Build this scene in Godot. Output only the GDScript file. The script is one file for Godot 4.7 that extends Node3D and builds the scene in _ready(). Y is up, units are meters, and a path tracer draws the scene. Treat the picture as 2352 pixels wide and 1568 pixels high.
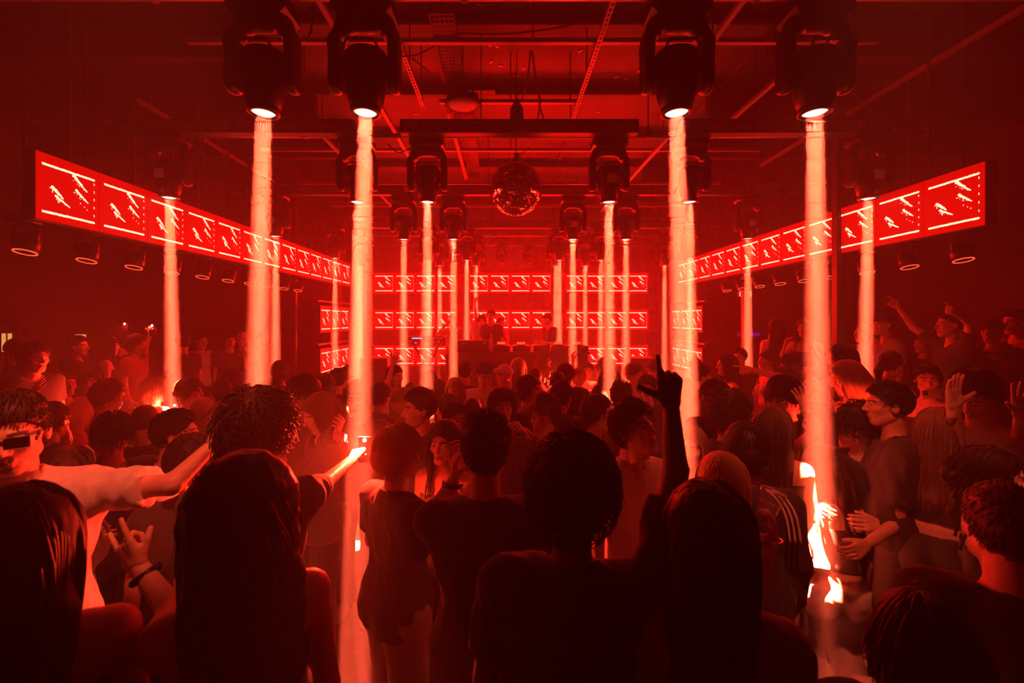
extends Node3D
# A night club seen over the heads of the crowd. y is up, metres; the camera looks along -z towards the stage.

const EYE := 2.3          # height of the camera
const LENS := 1000.0      # focal length in pixels of the 2352 x 1568 frame
const HORIZON := Vector2(1157, 734)
const BEAM := Color(1.0, 0.085, 0.034)      # linear colour of the moving heads
const RED := Color(1.0, 0.001, 0.0)       # linear colour of the screens

var M := {}
var taken := {}
var rng := RandomNumberGenerator.new()
var noise := FastNoiseLite.new()
var box_cache := {}
var heads := {}
var hands := {}
var hairs := {}

func _ready() -> void:
	rng.seed = 7
	noise.seed = 3
	noise.frequency = 1.0
	noise.fractal_octaves = 2
	# ---- camera
	var cam := Camera3D.new()
	cam.name = "camera"
	cam.projection = Camera3D.PROJECTION_FRUSTUM
	cam.near = 0.1
	cam.far = 60.0
	cam.size = 1568.0 / LENS * cam.near
	cam.frustum_offset = Vector2((1176.0 - HORIZON.x) / LENS, (HORIZON.y - 784.0) / LENS) * cam.near
	cam.position = Vector3(0, EYE, 0)
	var lens := CameraAttributesPhysical.new()
	lens.frustum_near = cam.near
	lens.frustum_far = cam.far
	lens.frustum_focal_length = 16.0
	lens.frustum_focus_distance = 3.4
	lens.exposure_aperture = 2.4
	cam.attributes = lens
	add_child(cam)
	# ---- air and exposure
	var we := WorldEnvironment.new()
	we.name = "surroundings"
	var e := Environment.new()
	e.background_mode = Environment.BG_COLOR
	e.background_color = Color.BLACK
	e.tonemap_mode = Environment.TONE_MAPPER_LINEAR
	e.tonemap_exposure = 1.0
	e.sdfgi_enabled = true
	e.ssao_enabled = true
	e.ssil_enabled = true
	e.volumetric_fog_enabled = true
	e.volumetric_fog_density = 0.034       # theatre haze in the whole room
	e.volumetric_fog_albedo = Color(0.95, 0.95, 0.95)
	we.environment = e
	add_child(we)
	# ---- the large red lights of the screens (their glowing faces are built with the screens)
	area("ribbon_light", Vector3(-3.30, 3.29, -6.4), Vector3(1, -0.35, 0), Vector2(6.3, 0.45), 9.0, RED)
	area("ribbon_light", Vector3(3.64, 3.29, -6.2), Vector3(-1, -0.35, 0), Vector2(6.0, 0.45), 7.0, RED)
	for r in [[3.18, 44.0], [2.3, 44.0], [1.44, 26.0]]:
		area("screen_light", Vector3(0.17, r[0], -10.3), Vector3(0, 0, 1), Vector2(6.5, 0.45), r[1], RED)

	materials()
	room()
	stage()
	ribbons()
	ceiling_rig()
	moving_heads()
	people()
	props()

# ---------------------------------------------------------------- small helpers
func px(x: float, y: float, d: float) -> Vector3:
	# the point at depth d that the photograph shows at (x, y)
	return Vector3((x - HORIZON.x) / LENS * d, EYE - (y - HORIZON.y) / LENS * d, -d)

func lin(r: float, g: float, b: float, a := 1.0) -> Color:
	var c := Color(r, g, b).linear_to_srgb()
	c.a = a
	return c

func mat(called: String, c: Color, rough := 0.8, metal := 0.0) -> StandardMaterial3D:
	var m := StandardMaterial3D.new()
	m.resource_name = called
	m.albedo_color = c
	m.roughness = rough
	m.metallic = metal
	M[called] = m
	return m

func glow(called: String, c: Color, energy: float) -> StandardMaterial3D:
	var m := mat(called, lin(0.02, 0.02, 0.02), 0.5)
	m.emission_enabled = true
	m.emission = c.linear_to_srgb()
	m.emission_energy_multiplier = energy
	return m

func area(called: String, at: Vector3, towards: Vector3, size: Vector2, energy: float, c: Color) -> void:
	var l := AreaLight3D.new()
	l.name = called
	l.area_size = size
	l.light_energy = energy
	l.light_color = c.linear_to_srgb()
	l.shadow_enabled = true
	l.area_range = 30.0
	add_child(l, true)
	l.look_at_from_position(at, at + towards, Vector3.UP)

func numbered(called: String) -> String:
	taken[called] = taken.get(called, -1) + 1
	return called if taken[called] == 0 else "%s_%03d" % [called, taken[called]]

func tag(o: Node3D, label: String, category: String, group := "") -> Node3D:
	o.set_meta("label", label)
	o.set_meta("category", category)
	if group: o.set_meta("group", group)
	return o

func thing(called: String, label: String, category: String, at := Vector3.ZERO, turn := 0.0, group := "") -> Node3D:
	var o := Node3D.new()
	o.name = numbered(called)
	o.position = at
	o.rotation.y = turn
	tag(o, label, category, group)
	add_child(o)
	return o

func part(called: String, mesh: Mesh, m: Material, parent: Node3D, at := Vector3.ZERO, b := Basis()) -> MeshInstance3D:
	var o := MeshInstance3D.new()
	o.name = called
	o.mesh = mesh
	o.material_override = m
	o.transform = Transform3D(b, at)
	parent.add_child(o, true)
	return o

func solo(called: String, mesh: Mesh, m: Material, label: String, category: String, at := Vector3.ZERO, b := Basis(), group := "") -> MeshInstance3D:
	var o := part(numbered(called), mesh, m, self, at, b)
	tag(o, label, category, group)
	return o

func struct(called: String, mesh: Mesh, m: Material, at := Vector3.ZERO, b := Basis()) -> MeshInstance3D:
	var o := part(called, mesh, m, self, at, b)
	o.set_meta("kind", "structure")
	return o

func bx(x: float, y: float, z: float, bevel := 0.0) -> Mesh:
	# a box with chamfered edges, shared between equal calls
	var key := "%.4f %.4f %.4f %.4f" % [x, y, z, bevel]
	if box_cache.has(key): return box_cache[key]
	var mesh: Mesh
	if bevel <= 0.0:
		var b := BoxMesh.new()
		b.size = Vector3(x, y, z)
		mesh = b
	else:
		var st := SurfaceTool.new()
		st.begin(Mesh.PRIMITIVE_TRIANGLES)
		st.set_smooth_group(-1)
		var h := Vector3(x, y, z) / 2.0
		var pts := []
		for sx in [-1, 1]:
			for sy in [-1, 1]:
				for sz in [-1, 1]:
					var s := Vector3(sx, sy, sz)
					pts.append(s * Vector3(h.x, h.y - bevel, h.z - bevel))
					pts.append(s * Vector3(h.x - bevel, h.y, h.z - bevel))
					pts.append(s * Vector3(h.x - bevel, h.y - bevel, h.z))
		hull(st, pts)
		st.generate_normals()
		mesh = st.commit()
	box_cache[key] = mesh
	return mesh

func hull(st: SurfaceTool, pts: Array) -> void:
	var shape := ConvexPolygonShape3D.new()
	shape.points = PackedVector3Array(pts)
	# faces of the convex hull, by brute force over the few planes that hold three points
	var mid := Vector3.ZERO
	for p in pts: mid += p / pts.size()
	var done := {}
	for i in pts.size():
		for j in range(i + 1, pts.size()):
			for k in range(j + 1, pts.size()):
				var n: Vector3 = (pts[j] - pts[i]).cross(pts[k] - pts[i])
				if n.length() < 1e-10: continue
				n = n.normalized()
				if n.dot(pts[i] - mid) < 0.0: n = -n
				var d: float = n.dot(pts[i])
				var key := "%.3f %.3f %.3f %.4f" % [n.x + 0.0001, n.y + 0.0001, n.z + 0.0001, d]
				if done.has(key): continue
				done[key] = true
				var on := []
				var ok := true
				for p in pts:
					var s: float = n.dot(p) - d
					if s > 1e-5:
						ok = false
						break
					if s > -1e-5: on.append(p)
				if not ok or on.size() < 3: continue
				var c := Vector3.ZERO
				for p in on: c += p / on.size()
				var u: Vector3 = (on[0] - c).normalized()
				var v := n.cross(u)
				on.sort_custom(func(a, b): return atan2((a - c).dot(v), (a - c).dot(u)) > atan2((b - c).dot(v), (b - c).dot(u)))
				for q in range(1, on.size() - 1):
					st.add_vertex(on[0])
					st.add_vertex(on[q])
					st.add_vertex(on[q + 1])

func lathe(profile: Array, sides := 24, smooth := true) -> ArrayMesh:
	# profile: Vector2(radius, y) from top to bottom
	var st := SurfaceTool.new()
	st.begin(Mesh.PRIMITIVE_TRIANGLES)
	st.set_smooth_group(0 if smooth else -1)
	for i in profile.size() - 1:
		var a: Vector2 = profile[i]
		var b: Vector2 = profile[i + 1]
		for s in sides:
			var t0 := TAU * s / sides
			var t1 := TAU * (s + 1) / sides
			var p0 := Vector3(cos(t0) * a.x, a.y, sin(t0) * a.x)
			var p1 := Vector3(cos(t1) * a.x, a.y, sin(t1) * a.x)
			var q0 := Vector3(cos(t0) * b.x, b.y, sin(t0) * b.x)
			var q1 := Vector3(cos(t1) * b.x, b.y, sin(t1) * b.x)
			if a.x > 1e-5:
				for v in [p0, q1, p1]: st.add_vertex(v)
			if b.x > 1e-5:
				for v in [p0, q0, q1]: st.add_vertex(v)
	st.generate_normals()
	return st.commit()

func tube(points: Array, radius: float, sides := 8, taper := 1.0) -> ArrayMesh:
	var st := SurfaceTool.new()
	st.begin(Mesh.PRIMITIVE_TRIANGLES)
	add_tube(st, points, radius, sides, taper)
	st.generate_normals()
	return st.commit()

func add_tube(st: SurfaceTool, points: Array, radius: float, sides := 8, taper := 1.0) -> void:
	st.set_smooth_group(0)
	var rings := []
	var up := Vector3(0.13, 0.97, 0.21).normalized()
	for i in points.size():
		var d: Vector3 = (points[mini(i + 1, points.size() - 1)] - points[maxi(i - 1, 0)]).normalized()
		var u := d.cross(up)
		if u.length() < 0.05: u = d.cross(Vector3(0.9, 0.1, 0.3))
		u = u.normalized()
		var v := d.cross(u)
		var r := radius * lerpf(1.0, taper, float(i) / maxi(1, points.size() - 1))
		var ring := []
		for s in sides:
			ring.append(points[i] + (u * cos(TAU * s / sides) + v * sin(TAU * s / sides)) * r)
		rings.append(ring)
	for i in rings.size() - 1:
		for s in sides:
			var n := (s + 1) % sides
			for q in [rings[i][s], rings[i + 1][n], rings[i][n], rings[i][s], rings[i + 1][s], rings[i + 1][n]]: st.add_vertex(q)
	for s in range(1, sides - 1):
		for q in [rings[0][0], rings[0][s], rings[0][s + 1]]: st.add_vertex(q)
		for q in [rings[-1][0], rings[-1][s + 1], rings[-1][s]]: st.add_vertex(q)

func add_box(st: SurfaceTool, lo: Vector3, hi: Vector3) -> void:
	st.set_smooth_group(-1)
	var c := []
	for i in 8: c.append(Vector3(hi.x if i & 1 else lo.x, hi.y if i & 2 else lo.y, hi.z if i & 4 else lo.z))
	for q in [[0, 2, 3, 1], [4, 5, 7, 6], [0, 4, 6, 2], [1, 3, 7, 5], [2, 6, 7, 3], [0, 1, 5, 4]]:
		for k in [0, 2, 1, 0, 3, 2]: st.add_vertex(c[q[k]])

func merged(call: Callable) -> ArrayMesh:
	var st := SurfaceTool.new()
	st.begin(Mesh.PRIMITIVE_TRIANGLES)
	call.call(st)
	st.generate_normals()
	return st.commit()

func array_mesh(a: Array) -> ArrayMesh:
	var ar := []
	ar.resize(Mesh.ARRAY_MAX)
	ar[Mesh.ARRAY_VERTEX] = a[0]
	ar[Mesh.ARRAY_NORMAL] = a[1]
	ar[Mesh.ARRAY_INDEX] = a[2]
	if a.size() > 3: ar[Mesh.ARRAY_COLOR] = a[3]
	var m := ArrayMesh.new()
	m.add_surface_from_arrays(Mesh.PRIMITIVE_TRIANGLES, ar)
	return m

# ---------------------------------------------------------------- materials
func noise_map(freq: float, dark: Color, light: Color, size := 256) -> NoiseTexture2D:
	var n := FastNoiseLite.new()
	n.seed = 11
	n.frequency = freq
	n.fractal_octaves = 4
	var t := NoiseTexture2D.new()
	t.width = size
	t.height = size
	t.seamless = true
	t.noise = n
	var g := Gradient.new()
	g.colors = PackedColorArray([dark, light])
	t.color_ramp = g
	return t

func materials() -> void:
	var m := mat("floor_boards", Color.WHITE, 0.45)
	m.albedo_texture = noise_map(0.03, lin(0.03, 0.028, 0.026), lin(0.075, 0.07, 0.066))
	m.uv1_triplanar = true
	m.uv1_world_triplanar = true
	m.uv1_scale = Vector3(0.6, 0.6, 0.6)
	m = mat("ceiling_paint", Color.WHITE, 0.5)
	m.albedo_texture = noise_map(0.02, lin(0.035, 0.033, 0.032), lin(0.08, 0.076, 0.074))
	m.uv1_triplanar = true
	m.uv1_world_triplanar = true
	m.uv1_scale = Vector3(0.35, 0.35, 0.35)
	m = mat("wall_paint", Color.WHITE, 0.8)
	m.albedo_texture = noise_map(0.02, lin(0.016, 0.015, 0.015), lin(0.034, 0.032, 0.032))
	m.uv1_triplanar = true
	m.uv1_world_triplanar = true
	m.uv1_scale = Vector3(0.5, 0.5, 0.5)
	m = mat("stage_wall_paint", Color.WHITE, 0.7)
	m.albedo_texture = noise_map(0.03, lin(0.2, 0.19, 0.19), lin(0.33, 0.31, 0.31))
	m.uv1_triplanar = true
	m.uv1_world_triplanar = true
	mat("black_metal", lin(0.012, 0.012, 0.013), 0.45, 0.0)
	mat("black_plastic", lin(0.01, 0.01, 0.011), 0.35)
	mat("dark_metal", lin(0.05, 0.05, 0.05), 0.4, 0.3)
	mat("zinc", lin(0.42, 0.41, 0.4), 0.35, 0.4)
	mat("steel_pipe", lin(0.3, 0.29, 0.28), 0.35, 0.5)
	mat("fin", lin(0.3, 0.28, 0.27), 0.5)
	mat("cable", lin(0.01, 0.01, 0.01), 0.6)
	mat("paper", lin(0.55, 0.52, 0.5), 0.7)
	mat("diffuser", lin(0.75, 0.72, 0.68), 0.4)
	mat("mirror", lin(0.85, 0.84, 0.83), 0.04, 1.0)
	mat("confetti", lin(0.7, 0.6, 0.5), 0.35, 0.5)
	m = glow("lens_glow", Color(1.0, 0.6, 0.4), 9.0)
	m.transparency = BaseMaterial3D.TRANSPARENCY_ALPHA
	m.albedo_color = lin(0.9, 0.9, 0.9, 0.3)
	m.roughness = 0.05
	glow("ring_glow", Color(1.0, 0.085, 0.03), 1.6)
	glow("phone_glow", Color(1.0, 0.82, 0.7), 30.0)
	glow("warm_glow", Color(1.0, 0.42, 0.1), 0.9)
	glow("sign_glow", Color(1.0, 0.5, 0.62), 1.0)
	glow("violet_glow", Color(0.12, 0.02, 0.5), 0.35)
	glow("cyan_glow", Color(0.35, 0.75, 1.0), 1.2)
	glow("pink_glow", Color(0.9, 0.15, 0.6), 0.9)
	screen_material()
	# people
	m = mat("skin", Color.WHITE, 0.5)
	m.vertex_color_use_as_albedo = true
	m = mat("cup_plastic", lin(0.9, 0.9, 0.9, 0.12), 0.12)
	m.transparency = BaseMaterial3D.TRANSPARENCY_ALPHA
	m = mat("drink", lin(0.5, 0.25, 0.08), 0.1)
	mat("satin", lin(0.3, 0.2, 0.24), 0.22)
	mat("silver", lin(0.8, 0.78, 0.76), 0.2, 1.0)
	mat("leather", lin(0.015, 0.014, 0.014), 0.25)
	mat("sunglass", lin(0.006, 0.006, 0.006), 0.12)
	mat("print_white", lin(0.5, 0.48, 0.46), 0.7)
	mat("print_dark", lin(0.04, 0.04, 0.04), 0.7)

func screen_material() -> void:
	# one tile of the picture that the LED screens show: two bars, three jagged strokes and dots on red
	var n := 192
	var im := Image.create(n, n, false, Image.FORMAT_RGB8)
	var ground := Color(0.42, 0.0, 0.0).linear_to_srgb()
	var lit := Color(1.0, 0.74, 0.44).linear_to_srgb()
	im.fill(ground)
	var r := RandomNumberGenerator.new()
	r.seed = 5
	var at := func(u: float, v: float) -> Vector2: return Vector2(0.1 + 0.81 * u, 0.16 + 0.71 * v) * n
	var blob := func(c: Vector2, s: float):
		for y in range(int(c.y - s), int(c.y + s) + 1):
			for x in range(int(c.x - s), int(c.x + s) + 1):
				if x >= 0 and y >= 0 and x < n and y < n and Vector2(x, y).distance_to(c) <= s: im.set_pixel(x, y, lit)
	for v in [0.0, 1.0]:
		var a: Vector2 = at.call(0.0, v)
		var b: Vector2 = at.call(1.0, v)
		for i in 66:
			blob.call(a.lerp(b, i / 65.0) + Vector2(0, r.randf_range(-0.6, 0.6)), 3.0 if i % 2 else 3.8)
	for s in [[0.17, 0.44, 0.36, 0.63, 5.0], [0.23, 0.62, 0.5, 0.79, 4.0], [0.57, 0.04, 0.84, 0.33, 5.0], [0.62, 0.36, 0.86, 0.58, 4.2]]:
		var a: Vector2 = at.call(s[0], s[1])
		var b: Vector2 = at.call(s[2], s[3])
		for i in 26:
			var t := i / 25.0
			blob.call(a.lerp(b, t) + Vector2(r.randf_range(-1.6, 1.6), r.randf_range(-1.6, 1.6)), s[4] * lerpf(1.0, 0.45, t))
		for i in 6:
			blob.call(a.lerp(b, r.randf() * 0.7) + Vector2(r.randf_range(-10, -4), r.randf_range(0, 8)), 1.6)
	for d in [[0.71, 0.63], [0.79, 0.69], [0.85, 0.74]]:
		blob.call(at.call(d[0], d[1]), 1.8)
	for v in [0.09, 0.27, 0.45, 0.64, 0.83]:
		blob.call(at.call(1.0, v), 2.2)
		blob.call(at.call(1.0, v + 0.03), 1.6)
	var m := mat("screen_picture", lin(0.02, 0.02, 0.02), 0.5)
	m.emission_enabled = true
	m.emission = Color.BLACK
	m.emission_texture = ImageTexture.create_from_image(im)
	m.emission_energy_multiplier = 1.6

# ---------------------------------------------------------------- the room
func room() -> void:
	struct("floor", bx(15.0, 0.2, 14.6), M.floor_boards, Vector3(0, -0.1, -4.6))
	struct("ceiling", bx(15.0, 0.2, 14.6), M.ceiling_paint, Vector3(0, 5.3, -4.6))
	struct("wall_left", bx(0.2, 5.2, 14.6), M.wall_paint, Vector3(-7.2, 2.6, -4.6))
	struct("wall_right", bx(0.2, 5.2, 14.6), M.wall_paint, Vector3(7.2, 2.6, -4.6))
	struct("wall_back", bx(14.6, 5.2, 0.2), M.stage_wall_paint, Vector3(0, 2.6, -11.2))
	struct("wall_front", bx(14.6, 5.2, 0.2), M.wall_paint, Vector3(0, 2.6, 2.4))
	# raised floor round the dance floor, the stage and the steps of the side terraces
	struct("floor_terrace_front", bx(14.0, 0.2, 4.1), M.floor_boards, Vector3(0, 0.1, 0.2))
	struct("floor_terrace_left", bx(3.9, 0.2, 7.0), M.floor_boards, Vector3(-5.05, 0.1, -5.35))
	struct("floor_terrace_right", bx(4.8, 0.2, 7.0), M.floor_boards, Vector3(4.6, 0.1, -5.35))
	struct("floor_upper_left", bx(2.6, 0.4, 6.6), M.floor_boards, Vector3(-5.75, 0.4, -5.5))
	struct("floor_upper_right", bx(3.0, 0.4, 6.6), M.floor_boards, Vector3(5.6, 0.4, -5.5))
	# dark walls beside the stage, between the terraces and the stage
	struct("wall_stage_left", bx(3.5, 5.2, 0.2), M.wall_paint, Vector3(-5.4, 2.6, -9.75))
	struct("wall_stage_right", bx(3.1, 5.2, 0.2), M.wall_paint, Vector3(5.55, 2.6, -9.5))
	# posts at the edge of the right terrace
	struct("trim_1", bx(0.1, 5.0, 0.1, 0.012), M.dark_metal, Vector3(3.77, 2.7, -4.9))
	struct("trim_2", bx(0.1, 5.0, 0.1, 0.012), M.dark_metal, Vector3(4.05, 2.7, -7.3))
	struct("trim_3", bx(0.08, 5.0, 0.08, 0.012), M.dark_metal, Vector3(-3.75, 2.7, -7.8))

# ---------------------------------------------------------------- screens
func tile_mesh() -> ArrayMesh:
	# a cabinet 0.5 m wide and high, its picture on the +z face
	var st := SurfaceTool.new()
	st.begin(Mesh.PRIMITIVE_TRIANGLES)
	var h := 0.2485
	var c := [Vector2(-h, h), Vector2(h, h), Vector2(h, -h), Vector2(-h, -h)]
	var uv := [Vector2(0, 0), Vector2(1, 0), Vector2(1, 1), Vector2(0, 1)]
	for k in [0, 1, 2, 0, 2, 3]:
		st.set_normal(Vector3.BACK)
		st.set_uv(uv[k])
		st.add_vertex(Vector3(c[k].x, c[k].y, 0.0))
	return st.commit()

func screen(called: String, label: String, at: Vector3, turn: float, count: int, group := "") -> Node3D:
	# at: the left end (as seen) of the screen at mid height; tiles run along local +x
	var t := thing(called, label, "LED screen", at, turn, group)
	part("cabinet_frame", bx(count * 0.5 + 0.02, 0.52, 0.09, 0.008), M.black_metal, t, Vector3(count * 0.25, 0, -0.048))
	if not M.has("tile"): M["tile"] = tile_mesh()
	for i in count:
		part("screen_tile", M.tile, M.screen_picture, t, Vector3(0.25 + i * 0.5, 0, 0.0))
	return t

func hanger(parent: Node3D, at: Vector3, top: float) -> void:
	part("hanging_rod", bx(0.02, top - at.y, 0.02), M.dark_metal, parent, Vector3(at.x, (top + at.y) / 2.0, at.z))

func ribbons() -> void:
	var t := screen("led_ribbon", "long LED ribbon screen along the left side of the dance floor", Vector3(-3.41, 3.29, -3.17), PI / 2, 13)
	for i in 5: hanger(t, Vector3(0.3 + i * 1.45, 0.25, -0.05), 1.91)
	t = screen("led_ribbon", "long LED ribbon screen along the right side of the dance floor", Vector3(3.76, 3.29, -9.4), -PI / 2, 12)
	for i in 5: hanger(t, Vector3(0.3 + i * 1.3, 0.25, -0.05), 1.91)
	# small moving heads with glowing rings under each ribbon
	var n := 0
	for side in [[-3.66, 3.33, 0.49, 10, "left"], [3.99, 3.78, 0.5, 9, "right"]]:
		for i in side[3]:
			var order: String = ["nearest", "second", "third", "fourth", "fifth", "sixth", "seventh", "eighth", "ninth", "tenth"][i]
			var lamp := thing("ring_light", "small black moving head with glowing ring under the %s ribbon, %s from the camera" % [side[4], order], "stage light", Vector3(side[0], 2.82, -side[1] - i * side[2]), 0.0, "ring lights under the %s ribbon" % side[4])
			ring_head(lamp)
			n += 1

func ring_head(t: Node3D) -> void:
	if not M.has("ring_meshes"):
		var ring := []
		for i in 25: ring.append(Vector3(cos(TAU * i / 24.0), 0, sin(TAU * i / 24.0)) * 0.066)
		M["ring_meshes"] = [
			lathe([Vector2(0.0, 0.15), Vector2(0.055, 0.148), Vector2(0.075, 0.12), Vector2(0.078, 0.04), Vector2(0.074, 0.0), Vector2(0.058, -0.003), Vector2(0.05, 0.012), Vector2(0.0, 0.014)], 20),
			tube(ring, 0.0055, 6),
			merged(func(st):
				for s in [-1.0, 1.0]: add_tube(st, [Vector3(s * 0.092, 0.06, 0), Vector3(s * 0.095, 0.14, 0), Vector3(s * 0.07, 0.2, 0), Vector3(-s * 0.01, 0.215, 0)], 0.014, 6)),
		]
	var a: Array = M.ring_meshes
	var lean := Basis(Vector3.RIGHT, -0.24)
	var h := part("head_shell", a[0], M.black_plastic, t, Vector3.ZERO, lean)
	part("glowing_ring", a[1], M.ring_glow, h, Vector3(0, -0.005, 0))
	part("yoke", a[2], M.black_plastic, t)
	part("base", bx(0.17, 0.06, 0.13, 0.01), M.black_plastic, t, Vector3(0, 0.245, 0))
	part("clamp", bx(0.05, 0.09, 0.03, 0.006), M.dark_metal, t, Vector3(0, 0.31, 0))
	part("mounting_rod", bx(0.02, 2.06, 0.02), M.dark_metal, t, Vector3(0, 1.365, 0))

# ---------------------------------------------------------------- stage
func stage() -> void:
	struct("floor_stage", bx(7.0, 0.7, 2.7), M.wall_paint, Vector3(0.17, 0.35, -9.75))
	var rows := [[3.18, "top"], [2.3, "middle"], [1.44, "bottom"]]
	var groups := [[-3.127, "left"], [-0.847, "centre"], [1.475, "right"]]
	for r in rows:
		for g in groups:
			screen("stage_screen", "LED screen of four tiles on stage wall, %s row, %s block" % [r[1], g[1]], Vector3(g[0], r[0], -10.46), 0.0, 4, "stage wall screens")
	# the rack that carries them, with its dark pillars
	for x in [-1.0, 1.31, -3.28, 3.62]:
		var t := thing("screen_tower", "dark steel tower carrying the stage screens, %s" % {-1.0: "left of the centre block", 1.31: "right of the centre block", -3.28: "at the far left", 3.62: "at the far right"}[x], "tower", Vector3(x, 0.7, -10.62))
		for s in [-0.11, 0.11]:
			part("upright", bx(0.05, 4.4, 0.05, 0.006), M.dark_metal, t, Vector3(s, 2.2, 0))
		for i in 9: part("rung", bx(0.22, 0.03, 0.03), M.dark_metal, t, Vector3(0, 0.25 + i * 0.5, 0))
	for r in rows:
		solo("screen_rail", bx(6.9, 0.04, 0.04, 0.005), M.dark_metal, "steel rail behind the %s row of stage screens" % r[1], "rail", Vector3(0.17, r[0] + 0.2, -10.58), Basis(), "screen rails")
	# screens on the stage wings, under the far ends of the ribbons
	for w in [[2.31, "upper"], [1.5, "lower"]]:
		var t := screen("wing_screen", "%s LED screen of three tiles at left wing of stage" % w[0 + 1], Vector3(-3.41, w[0], -8.1), PI / 2, 3, "wing screens")
		part("wing_post", bx(0.06, w[0] + 0.25, 0.06), M.dark_metal, t, Vector3(0.75, -(w[0] - 0.25) / 2.0, -0.13))
		part("shelf_rail", bx(1.7, 0.03, 0.1), M.dark_metal, t, Vector3(0.75, 0.34, -0.05))
		t = screen("wing_screen", "%s LED screen of three tiles at right wing of stage" % w[0 + 1], Vector3(3.76, w[0], -9.75), -PI / 2, 3, "wing screens")
		part("wing_post", bx(0.06, w[0] + 0.25, 0.06), M.dark_metal, t, Vector3(0.75, -(w[0] - 0.25) / 2.0, -0.13))
		part("shelf_rail", bx(1.7, 0.03, 0.1), M.dark_metal, t, Vector3(0.75, 0.34, -0.05))
	# round wall fittings above the middle row
	for x in [1134, 1173, 1215, 1257]:
		var p := px(x, 701, 10.9)
		var f := thing("wall_spotlight", "round wall spotlight over the middle screens, %s from left" % {1134: "first", 1173: "second", 1215: "third", 1257: "fourth"}[x], "stage light", p, 0.0, "wall spotlights")
		part("rim", lathe([Vector2(0.03, 0.02), Vector2(0.05, 0.02), Vector2(0.055, -0.06), Vector2(0.03, -0.06)], 18), M.zinc, f, Vector3.ZERO, Basis(Vector3.RIGHT, PI / 2))
		part("bracket", bx(0.04, 0.04, 0.2), M.dark_metal, f, Vector3(0, 0, -0.12))
	# two moving heads parked on the back truss, in front of a pale panel
	solo("pale_wall_panel", bx(1.15, 0.62, 0.05, 0.01), M.paper, "pale square panel on wall above the centre screens", "panel", px(1172, 588, 11.05))
	# DJ desk
	var desk := thing("dj_desk", "long dark DJ desk on stage with flight-case front", "desk", Vector3(0.35, 0.7, -8.45))
	part("desk_top", bx(2.5, 0.05, 0.75, 0.01), M.black_metal, desk, Vector3(0, 0.98, 0))
	for x in [-1.2, -0.4, 0.4, 1.2]:
		part("desk_leg", bx(0.06, 0.955, 0.6), M.black_metal, desk, Vector3(x, 0.478, 0))
	for i in 3: part("front_board", bx(0.8, 0.5, 0.03, 0.006), M.black_metal, desk, Vector3(-0.82 + i * 0.82, 0.72, 0.335))
	for d in [[-0.05, "left"], [0.34, "middle left"], [1.08, "middle right"], [1.44, "right"]]:
		var k := thing("media_player", "black DJ player on desk, %s" % d[1], "DJ player", Vector3(d[0], 1.706, -8.45), 0.0, "DJ players on the desk")
		part("case", bx(0.34, 0.1, 0.42, 0.012), M.black_plastic, k, Vector3(0, 0.05, 0), Basis())
		part("jog_wheel", lathe([Vector2(0.0, 0.02), Vector2(0.095, 0.018), Vector2(0.1, 0.0), Vector2(0.0, 0.0)], 24), M.dark_metal, k, Vector3(0, 0.1, 0.06))
		part("display", bx(0.16, 0.06, 0.012), M.screen_red if M.has("screen_red") else M.ring_glow, k, Vector3(0, 0.125, -0.15), Basis(Vector3.RIGHT, -0.5))
	var mx := thing("dj_mixer", "black DJ mixer between the players on desk", "DJ mixer", Vector3(0.72, 1.706, -8.45))
	part("case", bx(0.32, 0.11, 0.4, 0.012), M.black_plastic, mx, Vector3(0, 0.055, 0))
	for i in 12: part("knob", lathe([Vector2(0.0, 0.022), Vector2(0.01, 0.02), Vector2(0.012, 0.0)], 10), M.dark_metal, mx, Vector3(-0.1 + (i % 4) * 0.066, 0.11, -0.12 + (i / 4) * 0.06))
	for i in 4: part("fader", bx(0.012, 0.02, 0.03, 0.003), M.zinc, mx, Vector3(-0.1 + i * 0.066, 0.118, 0.12))
	var lap := thing("equipment_case", "tall black equipment case on left end of DJ desk", "case", Vector3(-0.57, 1.706, -8.45))
	part("body", bx(0.62, 0.2, 0.4, 0.015), M.black_plastic, lap, Vector3(0, 0.1, 0))
	part("lid_edge", bx(0.63, 0.012, 0.41, 0.004), M.dark_metal, lap, Vector3(0, 0.17, 0))
	for s in [-0.2, 0.2]: part("latch", bx(0.05, 0.04, 0.012, 0.003), M.zinc, lap, Vector3(s, 0.15, 0.206))
	var bo := thing("bottle", "drink bottle standing on the DJ desk by the equipment case", "bottle", Vector3(-0.238, 1.706, -8.17))
	part("bottle_body", lathe([Vector2(0.0, 0.3), Vector2(0.014, 0.3), Vector2(0.014, 0.24), Vector2(0.036, 0.17), Vector2(0.038, 0.0), Vector2(0.0, 0.0)], 18), M.drink, bo)
	part("bottle_cap", lathe([Vector2(0.0, 0.325), Vector2(0.016, 0.324), Vector2(0.016, 0.296)], 12), M.paper, bo)
	# keyboard on a stand at the left of the stage
	var kb := thing("keyboard", "electronic keyboard with glowing display on a stand at left of stage", "keyboard", px(980, 776, 8.7))
	part("body", bx(0.74, 0.07, 0.24, 0.012), M.dark_metal, kb)
	for i in 16: part("white_key", bx(0.021, 0.014, 0.11, 0.002), M.diffuser, kb, Vector3(0.02 + i * 0.022, 0.012, 0.115), Basis(Vector3.RIGHT, 0.5))
	for i in 10: part("black_key", bx(0.01, 0.016, 0.07, 0.002), M.black_plastic, kb, Vector3(0.03 + i * 0.034, 0.03, 0.09), Basis(Vector3.RIGHT, 0.5))
	part("display", bx(0.2, 0.022, 0.01), M.cyan_glow, kb, Vector3(-0.17, 0.0, 0.123))
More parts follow.
